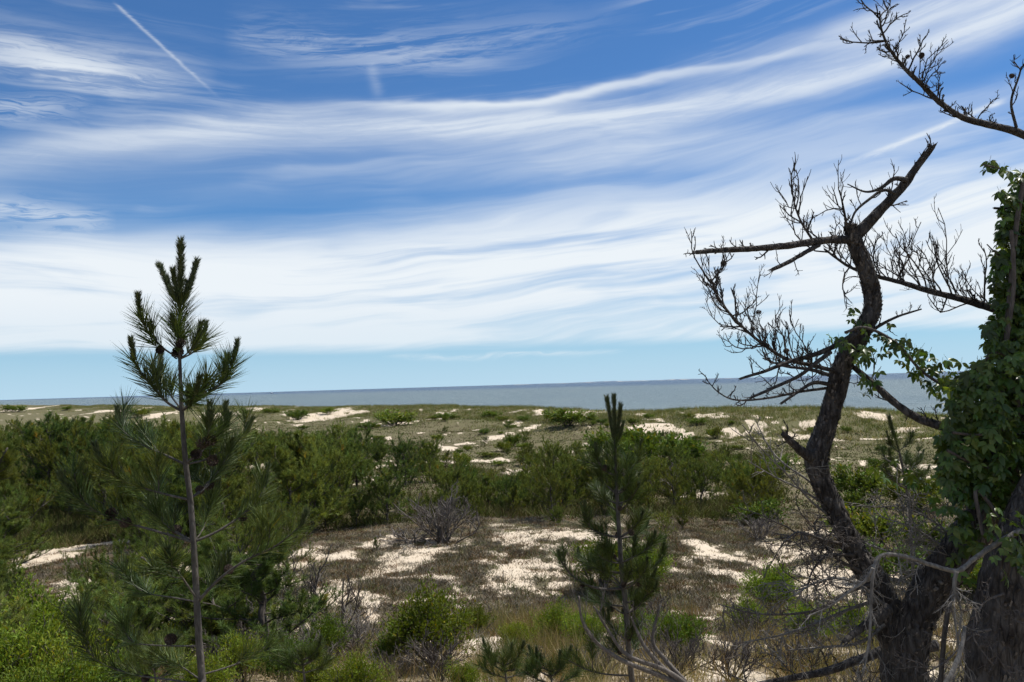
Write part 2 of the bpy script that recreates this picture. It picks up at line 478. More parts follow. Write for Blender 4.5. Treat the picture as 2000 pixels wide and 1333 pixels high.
# ------------------------------------------------------------------ ground
def world_patch(px, py, hw, hh):
    c, d = ground_at(px, py)
    a, _ = ground_at(px, py + hh); b, _ = ground_at(px, py - hh)
    return c[0], c[1], max(hw / F * d, 0.15), min(max(abs(b[1] - a[1]) * 0.5, 0.25), hw / F * d * 6 + 1.0)


SAND = [world_patch(*k) for k in [
    (115, 1080, 60, 34), (165, 1148, 40, 22), (150, 1207, 28, 12), (300, 1318, 60, 12), (350, 1296, 40, 8), (330, 1210, 50, 10),
    (1500, 1100, 110, 8), (1425, 1085, 60, 9), (1610, 1125, 60, 12), (1560, 1145, 60, 10), (1640, 1150, 40, 16), (1620, 1290, 90, 16), (1480, 1260, 60, 8),
    (1440, 1215, 60, 6), (1130, 1040, 36, 12), (1050, 1052, 60, 4), (760, 1056, 40, 6), (660, 1082, 46, 10), (600, 1140, 40, 8), (700, 1170, 40, 10),
    (830, 1100, 42, 7), (935, 1150, 32, 6), (870, 1120, 30, 8), (770, 1165, 44, 7), (810, 1258, 90, 5), (730, 1275, 60, 8), (960, 1270, 60, 10), (860, 1185, 40, 4),
    (560, 906, 34, 12), (590, 925, 20, 6), (745, 932, 30, 5), (760, 910, 20, 5), (880, 875, 34, 6), (955, 900, 32, 6), (850, 905, 20, 5),
    (1240, 874, 20, 8), (1385, 965, 48, 11), (1270, 834, 50, 6), (1330, 846, 30, 4), (1490, 824, 42, 6), (1560, 834, 46, 4), (1420, 848, 28, 8), (1480, 842, 40, 5),
    (640, 813, 46, 8), (590, 820, 20, 5), (470, 808, 24, 2), (330, 806, 22, 4), (222, 803, 22, 3), (420, 812, 22, 3), (1790, 842, 46, 5), (1740, 905, 26, 9),
    (1860, 915, 40, 8), (770, 827, 60, 3), (1000, 806, 40, 1), (880, 803, 40, 1), (1130, 806, 40, 3), (700, 806, 20, 3), (1360, 812, 26, 5), (60, 797, 30, 2)]]
_pl = [ground_at(*k)[0][:2] for k in ((940, 861), (970, 854), (1000, 846), (1030, 838), (1048, 831))]
MOUND, _md = ground_at(960, 1115)


def sand_at(x, y):
    """share of bare sand, 0..1"""
    x = np.asarray(x, float); y = np.asarray(y, float)
    d = np.sqrt(x * x + y * y); s = shore(x, y)
    wx = x + (fbm(x / 2.0, y / 2.0, 61, 3) - 0.5) * np.clip(d * 0.05, 0.4, 4.0) * 2
    wy = y + (fbm(x / 2.0, y / 2.0, 71, 3) - 0.5) * np.clip(d * 0.07, 0.4, 6.0) * 2
    m = np.zeros_like(x)
    for cx, cy, a, b in SAND:
        q = ((wx - cx) / a) ** 2 + ((wy - cy) / b) ** 2
        m = np.maximum(m, smooth(1.5, 0.75, q))
    for (ax, ay), (bx, by) in zip(_pl[:-1], _pl[1:]):
        t = np.clip(((x - ax) * (bx - ax) + (y - ay) * (by - ay)) / ((bx - ax) ** 2 + (by - ay) ** 2), 0, 1)
        q = np.hypot(wx * 0.3 + x * 0.7 - ax - t * (bx - ax), wy * 0.3 + y * 0.7 - ay - t * (by - ay))
        m = np.maximum(m, smooth(1.3, 0.7, q))
    # patchy sand on the heath mound, specks on the back dunes, the open beach
    mound = np.exp(-(((x - MOUND[0]) / 13.0) ** 2 + ((y - MOUND[1]) / 8.0) ** 2))
    f = 0.62 * fbm(x / 1.9, y / 3.0, 81, 4, 0.6) + 0.38 * fbm(x / 0.45, y / 0.8, 85, 3, 0.6) + 0.018 * smooth(4, -5, x - MOUND[0]) - 0.005
    m = np.maximum(m, smooth(0.50, 0.57, f) * smooth(0.25, 0.55, mound) * 0.95)
    m = np.maximum(m, smooth(0.685, 0.74, fbm(x / 2.0, y / 5.0, 91, 4, 0.6)) * smooth(-95, -70, s) * smooth(-8, -20, s) * 0.9)
    m = np.maximum(m, smooth(0.68, 0.74, fbm(x / 4, y / 8, 95, 4)) * smooth(-34, -14, s) * 0.95)
    m = np.maximum(m, smooth(0.62, 0.67, fbm(x / 1.3, y / 2.6, 97, 4, 0.6)) * smooth(40, 24, d) * 0.85)
    m = np.maximum(m, smooth(3, 14, s + 12 * (fbm(x / 8, y / 8, 99, 2) - 0.5)))
    return np.clip(m, 0, 1)


def make_ground():
    az = np.concatenate([np.radians(np.arange(-180, -38, 4.0)), np.radians(np.linspace(-38, 38, 370)), np.radians(np.arange(42, 180, 4.0))])
    rr = np.concatenate([[0.3], np.geomspace(1.0, 8.0, 40, endpoint=False), np.geomspace(8, 60, 230, endpoint=False),
                         np.geomspace(60, 1200, 190, endpoint=False), np.geomspace(1200, 30000, 30)])
    a, r = np.meshgrid(az, rr)
    x = r * np.sin(a); y = r * np.cos(a); z = H(x, y)
    z = np.where(r > 1500, z - smooth(1500, 6000, r) * 0.5, z)
    n, k = x.shape
    sd_ = sand_at(x, y)
    s = shore(x, y)
    d = np.sqrt(x * x + y * y)
    green = np.clip(np.maximum(smooth(-110, -15, s), smooth(90, 200, d)) * (0.45 + 0.7 * fbm(x / 12, y / 12, 111, 3)), 0, 1)
    tan = np.clip(smooth(22, 12, d) * smooth(0.40, 0.62, fbm(x / 2.3, y / 2.3, 121, 3)), 0, 1)
    mb = MB()
    i = np.arange(n - 1)[:, None] * k; j = np.arange(k - 1)[None, :]
    q = np.stack([i + j, i + k + j, i + k + j + 1, i + j + 1], -1).reshape(-1, 4)[:, ::-1]
    i0 = np.arange(n - 1) * k
    seam = np.stack([i0 + k - 1, i0, i0 + k, i0 + 2 * k - 1], -1)
    mb.add(np.stack([x, y, z], -1), None, np.concatenate([q, seam]), np.stack([sd_, green, tan], -1).reshape(-1, 3))
    return mb


m, nt, out, b = new_mat("dune sand and litter")
pos = position(nt); sep = nt.nodes.new('ShaderNodeSeparateColor'); nt.links.new(attr(nt), sep.inputs[0])
cs, cg, ct = (X(nt, sep.outputs[i]) for i in range(3))
n1 = noise(nt, pos, 1.3, 6.0, 0.65); n2 = noise(nt, pos, 7.0, 5.0, 0.65); n3 = noise(nt, pos, 45.0, 3.0, 0.6)
sandm = (cs + (n1 - 0.5) * 0.5 + (n2 - 0.5) * 0.9 + (n3 - 0.5) * 0.6).ss(0.36, 0.60)
sandc = mixc(nt, (n1 * 0.6 + n3 * 0.4).ss(0.3, 0.7), (0.49, 0.405, 0.300), (0.59, 0.505, 0.395))
litter = mixc(nt, n2.ss(0.3, 0.7), (0.095, 0.072, 0.050), (0.17, 0.135, 0.098))
litter = mixc(nt, n1.ss(0.45, 0.62) * 0.7, litter, (0.125, 0.118, 0.06))
litter = mixc(nt, cg * 0.8, litter, mixc(nt, n2.ss(0.35, 0.65), (0.085, 0.095, 0.034), (0.14, 0.125, 0.062)))
litter = mixc(nt, ct * 0.85, litter, mixc(nt, n2.ss(0.35, 0.65), (0.24, 0.19, 0.12), (0.34, 0.275, 0.185)))
nt.links.new(mixc(nt, sandm, litter, sandc), b.inputs['Base Color'])
b.inputs['Roughness'].default_value = 0.95; b.inputs['Specular IOR Level'].default_value = 0.1
bump(nt, b, n2 * 0.5 + n3 * 0.25 + n1 * 0.5, 0.55, 0.08)
ground = make_ground().build('ground', m)
tag(ground, 'pale sand dunes and brown litter sloping down to the shore', 'ground', kind='structure')

# ------------------------------------------------------------------ sea
m, nt, out, b = new_mat("sea water")
pos = position(nt)
sp3 = nt.nodes.new('ShaderNodeSeparateXYZ'); nt.links.new(pos, sp3.inputs[0])
X3, Y3 = X(nt, sp3.outputs[0]), X(nt, sp3.outputs[1])
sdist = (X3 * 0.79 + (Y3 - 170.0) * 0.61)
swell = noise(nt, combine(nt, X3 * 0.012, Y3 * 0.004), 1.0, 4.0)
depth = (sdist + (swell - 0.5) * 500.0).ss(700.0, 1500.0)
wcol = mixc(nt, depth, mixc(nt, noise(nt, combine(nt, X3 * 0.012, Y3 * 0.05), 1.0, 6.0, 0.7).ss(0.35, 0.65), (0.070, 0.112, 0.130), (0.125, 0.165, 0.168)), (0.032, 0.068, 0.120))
nt.links.new(wcol, b.inputs['Base Color'])
b.inputs['Roughness'].default_value = 0.28; b.inputs['IOR'].default_value = 1.33; b.inputs['Specular IOR Level'].default_value = 0.16
w1 = noise(nt, combine(nt, X3 * 0.10, Y3 * 0.16), 1.0, 5.0, 0.6, 0.6); w2 = noise(nt, pos, 0.55, 4.0, 0.6)
bump(nt, b, w1 * 3.4 + w2 * 0.6, 1.0, 1.3)
mb = MB()
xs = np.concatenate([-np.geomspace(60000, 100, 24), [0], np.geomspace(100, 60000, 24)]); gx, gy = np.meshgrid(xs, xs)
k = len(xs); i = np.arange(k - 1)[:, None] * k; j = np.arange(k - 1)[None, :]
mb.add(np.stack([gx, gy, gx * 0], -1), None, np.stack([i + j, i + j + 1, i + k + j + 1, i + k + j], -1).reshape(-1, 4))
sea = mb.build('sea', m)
tag(sea, 'grey blue sea with a darker band towards the horizon', 'sea', kind='structure')

# a thin strip of low land beyond the water
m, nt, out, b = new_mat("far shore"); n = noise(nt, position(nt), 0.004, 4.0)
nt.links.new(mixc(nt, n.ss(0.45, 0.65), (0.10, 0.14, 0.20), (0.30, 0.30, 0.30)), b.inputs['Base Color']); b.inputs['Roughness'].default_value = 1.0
mb = MB(); Ys = 24000.0
xx = np.linspace(0, 8200, 160) - 800
hh = 5 + 28 * fbm(xx / 700, xx * 0, 131, 4) * smooth(-800, 2500, xx) * smooth(7500, 5500, xx)
rows = [(-250, -2), (-120, 0.6), (0, 1.0), (120, 0.6), (250, -2)]
V = np.array([[(xv, Ys + oy + 0.2 * xv, hv * f if f > 0 else -2) for xv, hv in zip(xx, hh)] for oy, f in rows])
k = len(xx); i = np.arange(len(rows) - 1)[:, None] * k; j = np.arange(k - 1)[None, :]
mb.add(V, None, np.stack([i + j, i + j + 1, i + k + j + 1, i + k + j], -1).reshape(-1, 4))
o = mb.build('far_shore', m)
tag(o, 'thin hazy strip of low land on the sea horizon', 'land', kind='structure')


# ------------------------------------------------------------------ plant builders
def tint(rng, n, lo=0.75, hi=1.3, warm=0.12, yellow=0.0):
    """per-leaf colour factors"""
    v = rng.uniform(lo, hi, n)[:, None] * (1 + rng.normal(0, warm, (n, 1)) * np.array([[1.0, 0.15, -0.4]]))
    y = (rng.rand(n) < yellow)[:, None]
    return np.clip(np.where(y, v * np.array([[1.9, 1.25, 0.8]]), v), 0.1, 4)


def path3(p, d, L, rng, n=7, up=0.2, wig=0.12):
    d = nrm(d); w_ = rng.normal(0, wig, (n, 3)); w_[:, 2] += up / n * 2
    x, y, z = (float(v) for v in d); st_ = []
    for a, b_, c_ in w_.tolist():
        x += a; y += b_; z += c_; l_ = sqrt(x * x + y * y + z * z) + 1e-9; x /= l_; y /= l_; z /= l_; st_.append((x, y, z))
    return np.concatenate([np.asarray(p, float)[None], np.asarray(p, float) + np.cumsum(np.array(st_), 0) * (L / n)])


def extent(mb):
    v = np.concatenate(mb.v); return float(np.percentile(v[:, 2], 99.5)), 2 * float(np.percentile(np.hypot(v[:, 0], v[:, 1]), 96))


def pine_meshes(seed, h, wid, nl, cone, nb, bl, bw, nm):
    """trunk-with-limbs mesh and crown mesh of a pitch pine"""
    rng = rs(seed); tr = MB(); cr = MB()
    k = 10; ax = np.cumsum(rng.normal(0, 0.035 * h, (k, 2)), 0) * np.linspace(0, 1, k)[:, None]
    tp = catmull(np.concatenate([ax, np.linspace(-0.15, h * 0.97, k)[:, None]], 1), 3)
    tr.tube(tp, np.linspace(0.024 * h, 0.005 * h, len(tp)), 7, rough=0.1, seed=seed)
    sp_, sd_ = [], []
    for i in range(nl):
        t = 0.10 + 0.88 * ((i + rng.rand()) / nl)
        prof = (1.05 - t) if cone else sqrt(max(0.05, 1 - ((t - 0.48) / 0.58) ** 2))
        L = wid * prof * rng.uniform(0.6, 1.12) + 0.12
        az = i * 2.399 + rng.normal(0, 0.4)
        j = min(int(t * (len(tp) - 1)), len(tp) - 1)
        d = np.array([cos(az), sin(az), rng.uniform(0.0, 0.55) + (0.5 * t if not cone else 0.25)])
        q = path3(tp[j], d, L, rng, 7, 0.35, 0.13)
        tr.tube(q, np.linspace(0.010 * h * (1 - 0.5 * t), 0.002 * h, len(q)), 4)
        for f in range(2, len(q)):
            sp_.append(q[f]); sd_.append(nrm(q[f] - q[f - 1]))
        for m_ in range(int(3 + 5 * L / max(wid, 0.1))):
            f = rng.uniform(0.25, 1.0); p0 = q[int(f * (len(q) - 1))]
            dd = nrm(q[-1] - q[0]) * 0.7 + rng.normal(0, 0.65, 3) + np.array([0, 0, 0.3])
            q2 = path3(p0, dd, L * rng.uniform(0.2, 0.45), rng, 4, 0.4, 0.15)
            tr.tube(q2, np.linspace(0.0045 * h, 0.0015 * h, len(q2)), 3, cap=False)
            for f2 in range(1, len(q2)):
                sp_.append(q2[f2]); sd_.append(nrm(q2[f2] - q2[f2 - 1]))
    sp_ = np.array(sp_); sd_ = np.array(sd_)
    keep = rng.rand(len(sp_)) < 0.92; sp_, sd_ = sp_[keep], sd_[keep]
    sd_ = nrm(sd_ * 0.6 + np.array([0, 0, 0.75]) + rng.normal(0, 0.2, sd_.shape))
    N = len(sp_); ct = np.repeat(tint(rng, N, 0.65, 1.4, 0.08, 0.012), nb, 0) * rng.uniform(0.8, 1.2, (N * nb, 1))
    base = np.repeat(sp_, nb, 0); dr = np.repeat(sd_, nb, 0)
    base = base + dr * rng.uniform(-0.3, 1.0, (N * nb, 1)) * bl
    dd = nrm(dr + rng.normal(0, 0.48, dr.shape))
    cr.blades(base, dd, bl * rng.uniform(0.7, 1.3, N * nb), bw, rng, ct)
    h1, w1 = extent(cr); return tr.mesh(nm + '_trunk', TRUNK_FAR), cr.mesh(nm + '_crown', PINE_FAR, False), h1, w1


def shrub_meshes(seed, h, rad, ns, nleaf, ll, lw, leafmat, nm, stemmat=None, low=0.25, clump=0.10, up=0.5):
    """stems fanning from the base, leaves clustered at the twig ends"""
    rng = rs(seed); st = MB(); lf = MB(); ends = []
    for i in range(ns):
        az = i * 2.399 + rng.normal(0, 0.3); out_ = sqrt((i + 0.5) / ns)
        top = np.array([cos(az) * rad * out_, sin(az) * rad * out_, h * (1 - 0.45 * out_ ** 2) * rng.uniform(0.75, 1.08)])
        d = nrm(top * np.array([0.7, 0.7, 1.0])); L = np.linalg.norm(top)
        q = path3(rng.normal(0, 0.05 * rad, 3) * np.array([1, 1, 0]) - np.array([0, 0, 0.08]), nrm(d + np.array([0, 0, 0.25])), L * 0.62, rng, 6, 0.05, 0.10)
        st.tube(q, np.linspace(0.014 * h + 0.003, 0.006 * h + 0.001, len(q)), 5)
        for m_ in range(6):
            f = rng.uniform(0.4, 1.0); p0 = q[int(f * (len(q) - 1))]
            dd = nrm(top - p0) + rng.normal(0, 0.45, 3)
            q2 = path3(p0, dd, L * rng.uniform(0.28, 0.5), rng, 5, up, 0.12)
            st.tube(q2, np.linspace(0.005 * h + 0.001, 0.0015 * h + 0.0006, len(q2)), 4, cap=False)
            for q_ in q2[2:]: ends.append(q_)
            for m2 in range(2):
                q3 = path3(q2[rng.randint(2, 5)], nrm(dd) + rng.normal(0, 0.5, 3), L * 0.18, rng, 3, up, 0.12)
                st.tube(q3, np.linspace(0.002 * h + 0.0008, 0.001 * h + 0.0004, len(q3)), 3, cap=False)
                for q_ in q3[1:]: ends.append(q_)
    ends = np.array(ends); ends = ends[ends[:, 2] > low * h]
    pk = ends[rng.randint(0, len(ends), nleaf)]
    base = pk + rng.normal(0, clump * h * 0.35, (nleaf, 3))
    ctr = np.array([0, 0, h * 0.35])
    d = nrm(nrm(base - ctr) * 0.6 + rng.normal(0, 0.55, (nleaf, 3)) + np.array([0, 0, 0.55]))
    nor = nrm(rng.normal(0, 0.6, (nleaf, 3)) + np.array([0, 0, 1.0]))
    if lw > 0: lf.leaves(base, d, nor, ll * rng.uniform(0.7, 1.25, nleaf), lw * rng.uniform(0.75, 1.2, nleaf), tint(rng, nleaf, 0.7, 1.35, 0.10, 0.03))
    h1, w1 = extent(lf); return st.mesh(nm + '_stems', stemmat or DARKTWIG), lf.mesh(nm + '_leaves', leafmat, False), h1, w1


def twiggy(mb, p, d, L, r, lvl, rng, up=0.35, wig=0.13, kids=5, spread=0.8, sides=5, ratio=0.5, col=None, tips=None, rmin=0.0013):
    """a bare branch with side twigs, recursively"""
    q = path3(p, d, L, rng, 6 if lvl > 1 else 4 if lvl else 3, up, wig)
    mb.tube(q, np.maximum(np.linspace(r, r * 0.5, len(q)), rmin), sides, col=col)
    if tips is not None and lvl == 0: tips.append(q[-1])
    if lvl == 0: return q
    for i in range(kids):
        f = 0.22 + 0.75 * (i + rng.rand() * 0.8) / kids; j = f * (len(q) - 1); a = int(j)
        p0 = q[a] + (q[min(a + 1, len(q) - 1)] - q[a]) * (j - a)
        t = nrm(q[min(a + 1, len(q) - 1)] - q[a])
        dd = nrm(t + nrm(np.cross(t, rng.normal(size=3))) * spread)
        twiggy(mb, p0, dd, L * ratio * rng.uniform(0.6, 1.2) * (1.15 - 0.45 * f), r * 0.62, lvl - 1, rng, up, wig, max(2, kids - 1), spread, max(3, sides - 1), ratio, col, tips, rmin)
    return q


def dead_bush_mesh(seed, h, rad, ns, lvl, nm, mat, kids=5):
    rng = rs(seed); mb = MB()
    for i in range(ns):
        az = i * 2.399 + rng.normal(0, 0.3); o_ = sqrt((i + 0.5) / ns)
        d = np.array([cos(az) * rad * o_, sin(az) * rad * o_, h])
        twiggy(mb, (rng.normal(0, 0.06) * rad, rng.normal(0, 0.06) * rad, -0.05), d, np.linalg.norm(d) * rng.uniform(0.6, 0.8), 0.012 * h + 0.004, lvl, rng, 0.15, 0.13, kids, 0.75)
    return mb.mesh(nm, mat)


used = {}
def place(name, parts, loc, rz, sc, label, cat, group=None):
    """parts = [(part name, mesh data)] under an Empty at the plant's base"""
    o = empty(name, loc, label, cat, group); o.rotation_euler = (0, 0, rz)
    o.scale = sc if isinstance(sc, tuple) else (sc, sc, sc)
    for pn, me in parts:
        if len(me.polygons) == 0: continue
        c = bpy.data.objects.new(pn, me); C.objects.link(c); c.parent = o
    return o


def spot(px, d):
    """ground point d metres ahead in the direction of a photo column"""
    q = P(px, horizon_y(px), d); return np.array([q[0], q[1], float(H(q[0], q[1]))])


def top_height(px, py, d):
    q = P(px, py, d); g = float(H(q[0], q[1])); return np.array([q[0], q[1], g]), q[2] - g


# ------------------------------------------------------------------ pines of the middle distance
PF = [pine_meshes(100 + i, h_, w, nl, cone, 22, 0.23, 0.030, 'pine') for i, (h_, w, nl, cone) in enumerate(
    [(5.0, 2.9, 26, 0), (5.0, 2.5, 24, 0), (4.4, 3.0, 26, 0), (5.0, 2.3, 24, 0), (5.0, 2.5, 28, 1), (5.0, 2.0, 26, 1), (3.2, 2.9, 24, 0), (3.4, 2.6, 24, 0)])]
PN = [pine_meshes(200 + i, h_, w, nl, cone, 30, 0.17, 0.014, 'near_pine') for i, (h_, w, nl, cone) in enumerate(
    [(4.0, 2.2, 26, 0), (4.0, 1.9, 28, 1), (3.2, 2.3, 26, 0), (4.0, 1.6, 26, 1)])]


def girth(w, s_):                                      # keep the foliage from being stretched
    return min(max(w, 0.75 * s_), 1.2 * s_)


prng = rs(5)


def put_pine(px, top, d, label, group=None, var=None, wide=1.0, name='pine_tree'):
    g, h = top_height(px, top, d)
    if h < 0.5: h = 0.5
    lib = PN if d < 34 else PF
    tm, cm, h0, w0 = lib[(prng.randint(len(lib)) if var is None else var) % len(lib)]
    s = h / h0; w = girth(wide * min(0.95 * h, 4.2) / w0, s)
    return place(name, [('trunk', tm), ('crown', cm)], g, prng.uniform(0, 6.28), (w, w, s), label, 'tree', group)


# pines one can point to: column, top, distance, variant, width, label
for px, top, d, var, wide, lab in [
    (655, 824, 74, 2, 1.2, 'round dark pine rising highest beside the bare foredune sand, centre left'),
    (705, 828, 70, 0, 1.1, 'bushy pine just right of the highest round dark pine'),
    (790, 850, 58, 0, 1.15, 'flat topped pine with bare trunks over white sand'),
    (835, 856, 62, 1, 1.0, 'thin pine at the right end of the flat topped pines over white sand'),
    (560, 852, 62, 6, 1.0, 'pine standing behind the small white sand clearing on the left'),
    (655, 880, 44, 7, 1.1, 'broad grey green pine in front of the white sand clearing'),
    (952, 925, 43, 4, 0.9, 'small cone shaped pine with pointed top in the middle of the swale'),
    (1000, 945, 40, 5, 1.0, 'slim cone shaped pine right of the pointed small pine'),
    (1075, 858, 50, 2, 1.1, 'tall broad pine left of the near three candled pine'),
    (1125, 885, 47, 3, 1.0, 'pine tucked between the tall broad pine and the three candled pine'),
    (1035, 905, 46, 1, 1.0, 'leaning pine on the left flank of the tall broad pine'),
    (1325, 862, 62, 6, 1.25, 'wide low pine below the bright green dune thicket'),
    (1395, 880, 60, 7, 1.1, 'pine beside the eroded sandy bank'),
    (1265, 945, 42, 0, 1.0, 'rounded pine right behind the three candled pine'),
    (1330, 985, 34, 1, 1.1, 'low pine at the edge of the heath left of the dark crooked tree'),
    (1300, 1000, 30, 0, 1.0, 'small forked pine standing on the right part of the heath'),
    (1460, 945, 47, 3, 1.2, 'bushy young pine in front of the eroded sandy bank'),
    (1395, 1000, 36, 2, 1.0, 'pine bush on the bare sand left of the dark crooked tree'),
    (735, 1050, 30, 3, 0.8, 'tiny pine seedling on the left of the heath mound'),
    (870, 880, 74, 5, 1.3, 'small round pine standing alone behind the swale sand'),
    (1500, 868, 70, 1, 1.2, 'pine seen through the bare twigs left of the crooked trunk'),
    (695, 955, 38, 2, 1.1, 'dark pine just left of the grey leafless bush'),
    (930, 965, 37, 0, 1.1, 'dense pine just right of the grey leafless bush'),
    (1085, 990, 35, 7, 1.1, 'low spreading pine beside the white sand strip'),
    (-25, 985, 24, 0, 0.7, 'yellowish pine bush at the left edge above the white sand patch'),
    (-10, 950, 30, 2, 0.8, 'yellowish brown pine cut by the left edge of the picture'),
    (330, 1000, 22, 0, 0.8, 'green pine directly behind the lower boughs of the tall near pine'),
    (232, 1085, 17, 3, 0.8, 'low dark pine right of the white sand patch'),
    (470, 985, 22, 2, 1.0, 'green pine right of the tall near pine trunk'),
    (415, 1045, 16, 1, 0.9, 'small dense pine close behind the tall near trunk'),
    (560, 985, 26, 0, 1.1, 'pine at the left margin of the heath mound'),
    (270, 1150, 13, 1, 1.0, 'small pine beneath the left boughs of the tall near pine'),
]:
    put_pine(px, top, d, lab, None, var, wide)

# the dense thicket on the left and the scattered pines of the swale
def lim(px): return np.interp(px, [-200, 0, 150, 300, 420, 520, 600, 700, 850, 1000], [796, 800, 806, 812, 816, 826, 836, 856, 888, 905])
n_th = 0
for i in range(175):
    d = 26 + 130 * prng.rand() ** 1.2
    edge = np.interp(d, [26, 50, 90, 150], [600, 640, 560, 330])
    px = prng.uniform(-160, edge)
    if d < 46 and 15 < px < 190: continue
    g = spot(px, d)
    if shore(g[0], g[1]) > -30: continue
    if fbm(g[0] / 9, g[1] / 13, 161, 2) < 0.36: continue
    h = prng.uniform(2.4, 5.8)
    top = CAM[2] + 0; py = horizon_y(px) + (9.0 - g[2] - h) / d * F
    l_ = lim(px) + prng.uniform(0, 26)
    if py < l_: h = max(1.4, 9.0 - g[2] - (l_ - horizon_y(px)) * d / F)
    tm, cm, h0, w0 = (PN if d < 34 else PF)[prng.randint(4 if d < 34 else 8)]
    w = girth(h / w0 * prng.uniform(1.0, 1.55), h / h0)
    place('pine_tree', [('trunk', tm), ('crown', cm)], g, prng.uniform(0, 6.28), (w, w, h / h0),
          'pine in the %s rank of the left thicket, %s' % (('front', 'middle', 'back')[0 if d < 46 else 1 if d < 85 else 2],
          ('near the left edge', 'left of the tall near pine', 'behind the tall near pine', 'right of the tall near pine')[0 if px < 110 else 1 if px < 290 else 2 if px < 430 else 3]), 'tree', 'pines of the left thicket')
    n_th += 1
for i in range(40):
    px = prng.uniform(185, 520) if i % 5 else prng.uniform(-60, 20); d = prng.uniform(13, 30); g = spot(px, d); h = prng.uniform(1.1, 2.3)
    py = horizon_y(px) + (9.0 - g[2] - h) / d * F
    if py < 985: h = max(0.6, 9.0 - g[2] - (985 - horizon_y(px)) * d / F)
    if sand_at(g[0], g[1]) > 0.75: continue
    tm, cm, h0, w0 = PN[prng.randint(4)]; w = h / w0 * prng.uniform(0.9, 1.3)
    place('pine_tree', [('trunk', tm), ('crown', cm)], g, prng.uniform(0, 6.28), (w, w, h / h0),
          'low pine %s' % ('growing close beneath the boughs of the tall near pine' if px > 100 else 'at the left edge beside the white sand patch'), 'tree', 'low pines below the tall near pine')
for i in range(175):
    d = prng.uniform(37, 95); px = prng.uniform(540, 1500)
    if d > 60 and 850 < px < 1180 and prng.rand() < 0.7: continue
    g = spot(px, d)
    if shore(g[0], g[1]) > -34 or sand_at(g[0], g[1]) > 0.3 or fbm(g[0] / 8, g[1] / 11, 151, 2) < 0.40: continue
    lo = np.interp(px, [600, 850, 900, 1000, 1100, 1250, 1480], [830, 862, 895, 915, 880, 880, 890])
    h = 1.2 + 3.6 * prng.rand() ** 1.2; py = horizon_y(px) + (9.0 - g[2] - h) / d * F
    if py < lo + 10: h = max(0.7, 9.0 - g[2] - (lo + 10 - horizon_y(px)) * d / F)
    tm, cm, h0, w0 = PF[prng.choice([0, 1, 2, 6, 7, 6, 7, 5])]; w = girth(h / w0 * prng.uniform(1.3, 2.1), h / h0)
    place('pine_tree', [('trunk', tm), ('crown', cm)], g, prng.uniform(0, 6.28), (w, w, h / h0),
          'low pine of the swale, %s rank, %s' % ('front' if d < 48 else 'middle' if d < 66 else 'back', 'left of the grey leafless bush' if px < 850 else 'between grey leafless bush and three candled pine' if px < 1200 else 'right of the three candled pine'), 'tree', 'low pines of the swale')

# more low pines dotted back towards the dunes
for i in range(52):
    d = prng.uniform(60, 125); px = prng.uniform(380, 1420)
    g = spot(px, d)
    if not -75 < shore(g[0], g[1]) < -16 or sand_at(g[0], g[1]) > 0.3: continue
    h = prng.uniform(0.7, 1.7)
    tm, cm, h0, w0 = PF[prng.choice([2, 6, 7])]; w = girth(h / w0 * prng.uniform(1.3, 2.2), h / h0)
    place('pine_tree', [('trunk', tm), ('crown', cm)], g, prng.uniform(0, 6.28), (w, w, h / h0),
          'stunted little pine dotted over the open back dunes', 'tree', 'stunted pines of the back dunes')

# ------------------------------------------------------------------ shrubs
SF = [shrub_meshes(300 + i, 1.0, 1.25, 12, 1500, 0.11, 0.06, SHRUB_FAR, 'dune_shrub', TRUNK_FAR, 0.12, 0.14) for i in range(4)]
SB = [shrub_meshes(320 + i, 1.0, 0.75, 12, 4600, 0.046, 0.017, BAYBERRY, 'bayberry', DARKTWIG, 0.30, 0.13) for i in range(4)]


def put_shrub(px, top, d, wpx, label, lib, var, group=None, name='green_shrub', cat='shrub', hpx=None):
    hpx = hpx or wpx * ((0.5 if d < 95 else 0.34) if lib is SF else 0.85)
    g, d = ground_at(px, top + hpx); h = hpx / F * d
    sm, lm, h0, w0 = lib[var % len(lib)]
    w = wpx / F * d / w0
    return place(name, [('stems', sm), ('leaves', lm)], g, prng.uniform(0, 6.28), (w, w, h / h0), label, cat, group)


